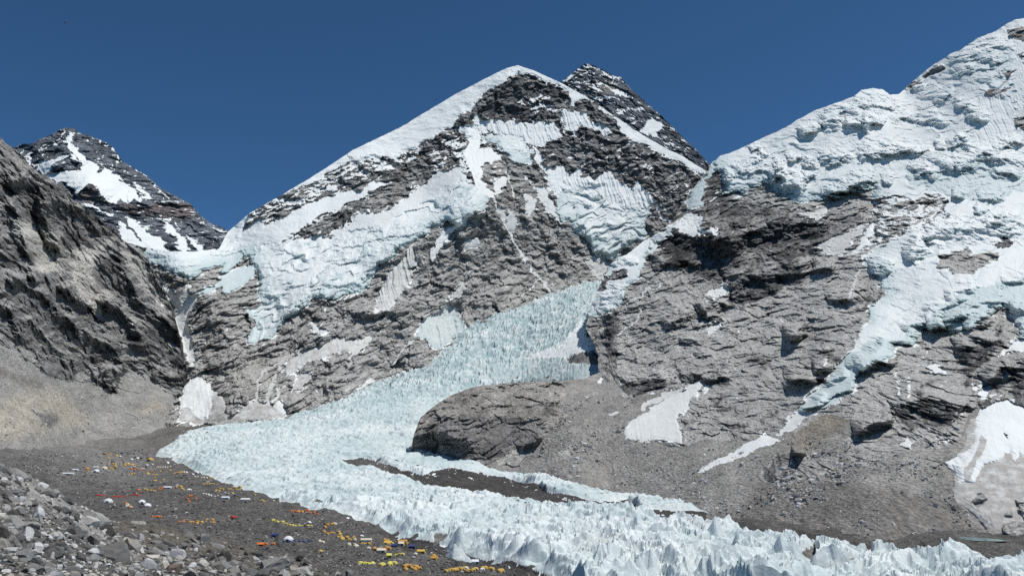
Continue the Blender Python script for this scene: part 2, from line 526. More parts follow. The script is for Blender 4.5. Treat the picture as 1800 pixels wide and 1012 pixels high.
    # snow lies on the ledges that face up
    ex = np.gradient(P3, axis=1); ey = np.gradient(P3, axis=0)
    nn = np.cross(ey, ex); nn /= np.linalg.norm(nn, axis=-1, keepdims=True)+1e-9
    nn *= np.sign(nn[..., 2:3]*1.0 + 1e-9) if False else 1
    up = -nn[..., 2] if np.median(nn[..., 2]) < 0 else nn[..., 2]
    pat = fbm(a/(mpp*26), b/(mpp*8), 4, seed+150, 0.75)
    sc = 0.55*up + 0.75*pat
    dust = sstep(-0.10, 0.10, sc - (1.05-1.35*mix))*(mix > 0.01)
    snow = np.maximum(snow, dust*0.95)
    vein = fbm(a/(mpp*60), b/(mpp*7), 4, seed+170, 0.75)
    rock = rock*np.clip(1 + (0.2+.42*(rough > .45))*fbm(X/(mpp*55), Z/(mpp*34), 4, seed+160, 0.65) + (0.12+0.42*(rough > .45))*vein + (0.10+.22*(rough > .45))*fbm(X/(mpp*8), Z/(mpp*6), 3, seed+175, .8), 0.35, 2.2)[..., None]
    # rock colour turned paler where the surface faces up
    pale_ledge = style.get('pale_ledge', 0.0)*sstep(0.50, 0.88, up + 0.30*pat)*(rough > .45)*sstep(0.06, 0.13, rock.mean(-1))
    rock = rock*(1-pale_ledge[..., None]) + np.array((.33, .325, .31))*pale_ledge[..., None]
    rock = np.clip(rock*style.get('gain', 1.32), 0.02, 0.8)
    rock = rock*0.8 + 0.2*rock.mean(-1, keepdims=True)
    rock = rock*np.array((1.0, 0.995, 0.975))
    # the far side of the crest, so that the mountain has a back
    rows = [P3]
    r0 = P3[0]
    hd = np.stack([r0[:, 0], r0[:, 1], r0[:, 2]*0], -1); hd /= np.linalg.norm(hd, axis=-1, keepdims=True)
    nb = len(back)
    bk = []
    for d in reversed(back):
        q = r0 + hd*d; q[:, 2] -= d*0.75 + 0.02*d*fbm(xs/30, xs*0+d, 3, seed+180)
        bk.append(q)
    V = np.concatenate([np.stack(bk), P3], 0)
    def pad(f): return np.concatenate([np.repeat(f[:1], nb, 0), f], 0)
    A = {'snow': pad(snow).ravel(), 'ice': pad(ice).ravel(), 'dirt': pad(dirt).ravel(), 'rock': pad(rock).reshape(-1, 3)}
    NR, NC = V.shape[:2]
    ii = np.arange((NR-1)*NC).reshape(NR-1, NC)[:, :-1]
    F = np.stack([ii, ii+NC, ii+NC+1, ii+1], -1).reshape(-1, 4)
    pt = pad(part).ravel()[F[:, 0]]
    V = V.reshape(-1, 3)
    v_, f_, a_ = subset(V, F, A, pt == 0)
    root = tag(link(name, mesh_from(name, v_, f_, [mat], a_)), kind='structure')
    for i in range(1, len(names)):
        kp = pt == i
        if kp.sum() < 6: continue
        v_, f_, a_ = subset(V, F, A, kp)
        o = link(names[i], mesh_from(names[i], v_, f_, [mat], a_), root)
        if part_labels and names[i] in part_labels: o['label'] = part_labels[names[i]]
    return root, (rb, xs, ty, by)
# ----------------------------------------------------------------- valley floor: a height field under camp, glacier and moraines
GC = [(1050,495,3300),(960,520,3100),(1040,560,2480),(850,560,2800),(900,600,2550),(1000,600,2310),(1060,640,2020),(1060,600,2160),(800,650,2300),(640,690,2100),(700,700,2050),
 (750,720,1950),(550,730,1950),(420,750,1900),(650,760,1750),(330,760,1850),(450,800,1450),(300,790,1680),(270,800,1640),(700,800,1450),(740,810,1400),(500,850,1150),(750,850,1150),
 (600,900,800),(700,920,730),(900,950,630),(1000,980,560),(1200,1005,510),(1500,1000,520),(1780,1010,500),(1000,880,1020),(900,850,1250),(1100,890,960),
 (1300,930,730),(1600,970,590),(100,830,1150),(250,880,900),(200,830,1350),(100,800,1280),(350,860,1080),(430,880,920),(500,945,630),(300,910,750),(650,1000,500),(880,1010,490),
 (560,960,590),(0,800,1150),(-60,800,1100),(1100,870,1150),(1250,900,890),(1400,925,750),(1550,945,665),(1700,955,635),(1800,960,620),(1880,962,615),(830,818,1350),(950,845,1220)]
def _g(u, v): return np.asarray(u), np.asarray(v)
_gp = point(np.array([g[0] for g in GC]), np.array([g[1] for g in GC]), np.array([float(g[2]) for g in GC]))
_extra = []
for px, D, z in ((1250,1300,-60),(1500,1000,-68),(1800,900,-68),(1880,800,-70),(1100,1500,-55),(1000,1700,-15),(900,2050,60),(400,2500,60),(600,2700,130),(800,3100,330),(1200,2000,-20),(1500,1600,-40),
                 (0,1600,20),(150,1900,20),(250,2300,50),(1300,3300,300),(1100,3700,700),(500,400,-82),(900,400,-84),(1300,400,-85),(1850,400,-85),(0,400,-78),(0,800,-62)):
    rx, _ = ray(px, 771.0)
    _extra.append((float(rx)*D, D, CAMZ+z))
_gp = np.concatenate([_gp, np.array(_extra)])
_grbf = RBF(_gp[:, 0]/_gp[:, 1], np.log(_gp[:, 1])*0.6, _gp[:, 2], c=0.05, smooth=2e-4)
def ground_z(X, Y):
    return _grbf(X/Y, np.log(Y)*0.6)
def ground_hit(px, py):
    """distance at which the ray of a photo pixel meets the smooth valley floor"""
    rx, rz = ray(px, py)
    Ds = np.geomspace(380, 3600, 900)
    h = ground_z(rx*Ds, Ds) - (CAMZ + rz*Ds)
    k = np.nonzero(h > 0)[0]
    if len(k) == 0: return 3600.0
    i = k[0]
    if i == 0: return Ds[0]
    t = h[i-1]/(h[i-1]-h[i])
    return Ds[i-1] + t*(Ds[i]-Ds[i-1])
GLACIER = pts('R', '270,800 300,810 340,825 380,845 430,860 480,875 530,888 580,902 640,915 670,930 720,945 770,955 830,975 880,985 920,1000 960,1012 1000,1030 1040,1060 1880,1060 1880,1016 '
 '1800,1008 1700,997 1600,985 1500,972 1400,955 1300,942 1220,928 1160,916 1100,903 1040,897 960,889 900,879 830,869 760,857 700,839 640,822 575,811 635,805 667,814 695,824 742,834 797,826 '
 '835,832 880,842 915,848 950,852 960,862 1010,874 1055,884 1105,880 1127,897 1230,899 1262,903 1215,889 1160,880 1100,870 1060,862 1010,850 950,838 880,828 850,818 800,790 790,760 800,720 860,690 920,672 1090,680 '
 '1090,560 1065,470 1000,485 960,505 900,530 830,560 760,630 660,672 600,697 500,730 420,740 330,758 285,785')
SNOWPATCH = pts('D3', '960,300 1050,150 1070,270 1160,290 1210,300 1200,400 1120,395 960,420 950,440 830,440 640,450 700,410 860,360')
DIRTPATCH = pts('D3', '940,440 1120,395 1210,400 1240,450 1180,490 1090,485 960,475')
FLOWICE = pts('D3', '600,480 700,420 830,440 950,450 960,475 1090,485 1190,470 1020,590 900,610 740,610 600,600 400,600 330,600 430,520')
DEBRIS_ON_ICE = [pts('D4', s) for s in ('560,720 640,690 710,680 690,695 600,725', '790,760 850,730 900,780 940,800 880,800', '1090,815 1200,815 1190,832 1120,830', '1210,885 1290,875 1280,890', '0,750 100,750 60,770 0,780')] + \
 [pts('D8', s) for s in ('700,830 760,800 740,850', '780,890 900,830 960,860 1010,880 1140,840 1110,880 960,890 860,890', '1230,860 1300,845 1320,880 1260,910', '1320,960 1400,880 1500,850 1520,880 1480,960 1600,1000 1800,930 1800,1012 1380,1012')] + \
 [pts('C8', '1450,570 1500,500 1510,520 1470,575')] + [pts('E5', s) for s in ('170,970 240,870 350,850 320,960 430,1000 540,990 680,920 720,880 760,900 690,1000 560,1030 200,1030', '740,1010 860,940 800,1010')]
POND = pts('R', '1676,940 1700,942 1725,944 1752,947 1775,950 1745,951 1715,950 1690,946')
def build_ground(mat):
    xs = np.arange(-110, 1925, 1.7)
    Ds = np.exp(np.arange(math.log(395), math.log(3550), 0.0038))
    rx = ((xs-CX)/FPX)/(CP+0.0)                      # columns fan out like lines of sight at the horizon
    Y = np.repeat(Ds[:, None], len(xs), 1); X = rx[None]*Y
    Z = grid_eval(lambda u, v: _grbf(u, v), X/Y, np.log(Y)*0.6, 0.006)
    px, py = project(X, Y, Z)
    wq = 7*fbm(X/60, Y/60, 3, 301); wr = 3.0*fbm(X/60, Y/60, 3, 305)
    qx, qy = px+wq*600/Y, py+wr*600/Y
    sd = np.full(px.shape, -60.0)
    bb = (px > 180) & (px < 1900) & (py > 440) & (py < 1090)
    idx = np.nonzero(bb)
    sd[idx] = poly_sd(GLACIER, qx[idx], qy[idx])
    def m(P, w=1.5):
        r = np.full(px.shape, -50.0); k = region(P, qx, qy, 6)
        if len(k[0]): r[k] = poly_sd(P, qx[k], qy[k])
        return sstep(-w, w, r)
    gl = sstep(-1.0, 3.0, sd)
    mpp = Y/FPX
    snowp = m(SNOWPATCH, 3); dirtp = m(DIRTPATCH, 3); flow = m(FLOWICE, 3)
    deb = np.zeros(px.shape)
    for P in DEBRIS_ON_ICE: deb = np.maximum(deb, m(P, 2.0))
    # ice: sharp crested waves on the lower glacier, toppled blocks in the icefall
    fall = sstep(1750, 2250, Y)
    wx = 14*fbm(X/70, Y/70, 3, 311); wy = 14*fbm(X/70, Y/70, 3, 315)
    def ridged(l, s, ax=1.0, ay=1.0):
        return 1-np.abs(perlin((X+wx)/(l*ax), (Y+wy)/(l*ay), s))*2.1
    near = sstep(1100, 560, Y)
    crest = 0.50*ridged(58, 320, 1.2, 0.9) + 0.50*ridged(27, 321, 1.1, 0.9) + (0.28+.16*(1-near))*ridged(12, 322, 1.0, 1.0) + 0.13*ridged(5.2, 323)*sstep(1500, 600, Y) + 0.03*ridged(2.4, 324)*sstep(900, 500, Y)
    amp = (7.0 + 6.5*near)*(0.55 + 0.6*sstep(-0.5, 0.6, fbm(X/160, Y/160, 2, 330)))
    low = amp*np.maximum(crest, -0.35) + 2.0*facets((X+wx)/15, (Y+wy)/19, 349)*(.5+.5*near)
    f1, f2, cid = worley((X+wx*1.6)/38, (Y+wy*1.6)/42, 340)
    g1, g2, cid2 = worley((X+wx)/19, (Y+wy)/26, 341)
    h1, h2, cid3 = worley(X/9.5, Y/14, 342)
    blk = 9*cid*sstep(0.02, 0.2, f2-f1) + 7*cid2*sstep(0.02, 0.22, g2-g1) + 3.0*cid3*sstep(0.0, 0.3, h2-h1) - 7 + 5*fbm(X/90, Y/90, 2, 345)
    blk = .55*blk + 6.5*facets((X+wx)/24, (Y+wy)/32, 346) + 4.2*facets((X+wx)/11, (Y+wy)/17, 347)
    hi = blk*(1-0.8*snowp)*(1-0.75*flow) + flow*3.0*ridged(14, 348, .6, 3.0)
    h_ice = low*(1-fall) + hi*fall
    h_ice = h_ice*(1-0.85*deb) - 2.0*deb
    edge = sstep(0, np.where(py > 760+.307*(px-270), 11.0, 4.5), sd)
    hum = 5.0*fbm(X/70, Y/90, 3, 350) + 1.8*fbm(X/20, Y/24, 3, 353) + 0.7*fbm(X/6, Y/7, 2, 356)*sstep(1700, 700, Y) + 0.35*fbm(X/2.4, Y/2.6, 2, 358)*sstep(900, 500, Y)
    pond = m(POND, 5)
    hum = hum*(1-pond) - 1.0*pond
    # the trough of dark debris sinks below the ice on both sides
    trough = sstep(-30, -6, sd)*sstep(640, 760, px)*sstep(700, 800, py)
    Zf = Z + gl*edge*(h_ice + 1.5) + (1-gl*edge)*hum - trough*(1-gl)*2.0
    # colour classes
    icef = gl*(1-deb)
    rel = np.clip((low*(1-fall)/12 + fall*(hi/22)), -1, 1)
    dirtyband = np.zeros(px.shape)
    grime = sstep(0.15, -0.30, rel + 0.35*fbm(X/50, Y/60, 3, 360))*(0.35+0.65*sstep(26, 3, sd))
    spots = sstep(0.40, 0.55, fbm(X/26, Y/26, 3, 365) - 0.3*rel)*sstep(30, 0, sd)
    snow = icef*(1-spots)
    snow = np.maximum(snow, 0)
    snow = np.where(dirtp > 0.5, 0.0, snow)
    snow = np.where(gl < 0.5, np.maximum(sstep(0.50, 0.58, fbm(X/14, Y/18, 4, 370, .65)), sstep(.46, .54, fbm(X/7, Y/14, 3, 371, .65))*trough)*sstep(-16, -2, sd)*0.9, snow)
    gap = fall*np.maximum(sstep(.16, .02, f2-f1), .7*sstep(.2, .03, g2-g1))
    ice = icef*(0.72 - .22*fall - (0.45+.25*fall)*np.clip(rel, -1, 1) + .7*gap + 0.3*fbm(X/120, Y/120, 2, 372))*(1-snowp)
    ice = np.clip(ice, 0, 1)
    dirt = np.clip(grime*1.35*(1-snowp) + flow*0.3 + .25*sstep(0, .5, fbm(X/35, Y/60, 3, 377))*(1-snowp), 0, 1)*icef
    rock = np.empty(px.shape+(3,)); rock[:] = (0.088, 0.083, 0.077)
    far = sstep(900, 1500, Y)*sstep(420, 150, px)
    rock = rock*(1-far[..., None]) + np.array((0.15, 0.145, 0.138))*far[..., None]
    tr = (trough > 0.3)[..., None]
    rock = np.where(tr & (gl < 0.5)[..., None], np.array((0.052, 0.049, 0.047)), rock)
    rock = np.where(((deb > 0.4) | (dirtp > 0.4))[..., None], np.array((0.17, 0.165, 0.155)), rock)
    rock = rock*(1 + 0.30*fbm(X/40, Y/60, 3, 374)+0.25*fbm(X/7, Y/9, 2, 376))[..., None]
    rock = np.clip(rock, 0.02, 0.6)
    NR, NC = px.shape
    V = np.stack([X, Y, Zf], -1).reshape(-1, 3)
    ii = np.arange((NR-1)*NC).reshape(NR-1, NC)[:, :-1]
    F = np.stack([ii, ii+1, ii+NC+1, ii+NC], -1).reshape(-1, 4)
    A = {'snow': snow.ravel(), 'ice': ice.ravel(), 'dirt': dirt.ravel(), 'rock': rock.reshape(-1, 3)}
    # keep what the valley holds; under the mountains it ends
    use = ((py > 700) & (Y < 2150)) | (gl > 0.01) | (snowp > 0) | ((py > 480) & (px > 250) & (px < 1110) & (sd > -26))
    use &= (Y < 1450) | (px < 1120)
    use &= py < 1065
    use &= (gl > 0.01) | (sd > -12) | ((sd > -70) & (px > 560) & (py > 780)) | ((px < 1010) & (py > 740) & (py < 1030) & (py > 735+.0*px))
    use &= (px > 150) | (Y < 1750)
    use &= (Y < 1150) | (px < 1350)
    u = use.ravel()[F].all(1)
    isg = (gl.ravel()[F[:, 0]] > 0.5) & u
    ism = (~(gl.ravel()[F[:, 0]] > 0.5)) & u
    v, f, a = subset(V, F, A, isg)
    g = tag(link('glacier', mesh_from('glacier', v, f, [mat[0]], a)), kind='structure')
    v, f, a = subset(V, F, A, ism)
    mo = tag(link('moraine_ground', mesh_from('moraine_ground', v, f, [mat[1]], a)), kind='structure')
    surf = (xs, Ds, Zf)
    return g, mo, surf
def surf_z(surf, X, Y):
    xs, Ds, Zf = surf
    c = (X/Y)*FPX*CP + CX
    fc = np.clip((c-xs[0])/(xs[1]-xs[0]), 0, len(xs)-2); fr = np.clip(np.interp(np.log(Y), np.log(Ds), np.arange(len(Ds))), 0, len(Ds)-2)
    ci = np.floor(fc).astype(int); ri = np.floor(fr).astype(int); tc = fc-ci; tr = fr-ri
    return (Zf[ri, ci]*(1-tc)+Zf[ri, ci+1]*tc)*(1-tr) + (Zf[ri+1, ci]*(1-tc)+Zf[ri+1, ci+1]*tc)*tr
def base_line(s, lift=0.0):
    return [(x, y, ground_hit(x, y)) for x, y in pts('R', s)]
M_FAR = terrain_material('far_rock_and_snow', 0.05, 0.5)
M_MTN = terrain_material('mountain_rock_and_snow', 0.16, 0.8)
M_NEAR = terrain_material('near_mountain_rock_and_snow', 0.25, 0.9, 0.25)
M_ICE = terrain_material('glacier_ice', 0.45, 0.6)
M_GRAVEL = terrain_material('moraine_gravel', 0.8, 1.0, 0.9)
M_FORE = terrain_material('foreground_rubble', 3.0, 1.0, 0.6)

glacier, moraine, SURF = build_ground((M_ICE, M_GRAVEL))

# ---- far snow-streaked peak behind the saddle
ITEMS = [
 ('snow', dict(part='snow_field'), 'C1', '325,430 400,410 450,415 560,390 540,340 480,300 520,300 560,345 640,380 700,400 760,395 790,430 850,470 890,530 950,590 900,630 850,600 800,640 750,600 700,550 625,495 560,540 525,565 500,515 460,490 400,470'),
 ('snow', dict(), 'C1', '240,395 300,345 420,300 485,300 400,345 340,395 310,440 290,400'),
 ('snow', dict(), 'C1', '480,130 500,200 560,260 640,320 700,400 640,390 560,330 500,260 470,180'),
 ('snow', dict(), 'C1', '700,340 760,400 830,430 940,540 1010,600 960,590 880,520 800,440 740,410'),
 ('snow', dict(), 'C1', '950,500 1030,560 1080,600 1040,600 980,560'),
 ('snow', dict(part='snow_field'), 'C1', '840,760 900,790 960,870 1060,900 1080,960 900,960 860,870'),
 ('snow', dict(part='snow_field'), 'C1', '890,700 930,740 1040,820 1130,880 1200,960 1060,980 980,870 900,760'),
 ('snow', dict(), 'C1', '1130,710 1180,760 1260,860 1340,950 1290,960 1200,850 1140,760'),
 ('snow', dict(), 'C1', '1320,850 1440,950 1400,965 1330,880'),
 ('snow', dict(), 'C1', '580,630 650,640 720,690 800,710 760,715 680,680 600,655'),
 ('snow', dict(), 'C1', '170,300 220,270 225,285 180,320 215,350 225,385 205,385 200,350'),
 ('line', (2.0, 0), 'C1', '270,255 380,225 480,200'), ('line', (1.8, 0), 'C1', '150,215 215,213'),
 ('line', (2.0, 0), 'C1', '300,225 400,180 460,120 470,105'), ('line', (1.8, 0), 'C1', '240,370 310,330 350,310'),
 ('line', (1.8, 0), 'C1', '640,160 690,178'), ('line', (2.2, 0), 'C1', '700,195 790,240 830,290 850,330'), ('line', (2, 0), 'C1', '910,370 1030,430'),
 ('line', (2, 0), 'C1', '1080,490 1130,550 1180,580'), ('line', (2.2, 0), 'C1', '1130,625 1220,600 1300,605'), ('line', (1.8, 0), 'C1', '1220,750 1270,830'), ('line', (2, 0), 'C1', '1480,780 1600,825'),
 ('tone', dict(c=(0.105, 0.085, 0.085), soft=6), 'C1', '780,640 920,640 1050,650 1200,620 1340,630 1400,720 1300,740 1100,700 900,690'),
 ('tone', dict(c=(0.12, 0.105, 0.10), soft=6), 'C1', '540,560 625,500 700,560 780,650 640,640'),
 ('step', (60, 8, 20), 'C1', '900,650 1050,655 1200,625 1340,640'), ('step', (50, 10, 14), 'C1', '320,430 480,320 560,390'), ('step', (50, 12, 14), 'C1', '530,570 625,500 760,610'),
]
make_layer('far_snow_peak', pts('R', '-20,290 27,259 37,253 54,253 85,239 105,229 116,224 134,226 136,234 160,239 172,244 186,251 200,261 207,272 217,285 237,297 260,310 277,327 300,340 320,350 335,359 350,377 370,392 390,400 402,406 440,420'),
  [(-20, 480), (440, 480)],
  [(116, 224, 5900), (27, 259, 5700), (-20, 290, 5600), (200, 261, 6000), (300, 340, 6100), (402, 406, 6100), (440, 420, 6100), (60, 320, 5400), (150, 330, 5350), (230, 400, 5400), (300, 440, 5500), (380, 450, 5700), (180, 480, 5100), (440, 480, 5800), (-20, 480, 4900)],
  1.6, dict(ang=14, rock=(.085, .098, .118), mix=0.26, lam=300, g=0.15, aniso=1.4, ledge=((110, .12), (50, .10)), rib=((120, .25, 55),)), ITEMS, M_FAR, 1.2, 1000)  # rock colour raised and tinted blue to paint in the distant air

# ---- dark summit pyramid in the distance
ITEMS = [
 ('snow', dict(), 'D1', '1460,550 1520,480 1590,480 1610,530 1560,570 1640,600 1580,600 1480,570'),
 ('snow', dict(), 'D1', '1240,260 1290,270 1350,310 1280,310'), ('snow', dict(part='snow_field'), 'D1', '900,215 960,185 1025,168 990,200 930,225'),
 ('line', (1.8, 0), 'D1', '1075,90 1130,110 1190,140 1230,170'), ('line', (1.6, 0), 'D1', '1260,220 1310,190 1400,240'), ('line', (1.6, 0), 'D1', '1000,140 1060,150'),
 ('line', (1.8, 0), 'D1', '1140,300 1240,350 1300,355'), ('line', (1.6, 0), 'D1', '1500,430 1560,460'), ('line', (1.6, 0), 'D1', '960,250 1050,230 1100,200'), ('line', (1.8, 0), 'D1', '1500,380 1550,390'),
 ('tone', dict(c=(0.13, 0.118, 0.105), soft=8), 'D1', '1060,200 1150,200 1300,240 1300,290 1200,300 1100,260'),
 ('ridge', (90, 14), 'D1', '1075,90 1130,200 1200,330 1300,480 1380,620'),
]
make_layer('summit_pyramid', pts('R', '950,175 985,145 1000,134 1015,122 1028,113 1036,112 1058,122 1078,133 1090,136 1105,152 1120,166 1140,184 1165,206 1185,226 1205,246 1225,265 1250,292 1290,330'),
  [(950, 330), (1290, 360)],
  [(950, 175, 6900), (1033, 112, 7100), (1090, 136, 7150), (1140, 184, 7200), (1200, 240, 7300), (1290, 330, 7400), (1040, 200, 6650), (1100, 260, 6600), (1180, 300, 6800), (950, 330, 6300), (1290, 360, 7200), (1100, 340, 6300)],
  1.6, dict(ang=-14, rock=(0.062, 0.073, 0.093), mix=0.44, lam=260, g=0.15, aniso=1.8, ledge=((90, .12), (45, .12))), ITEMS, M_FAR, 1.0, 1100)  # blue in this rock colour stands in for haze over the distance

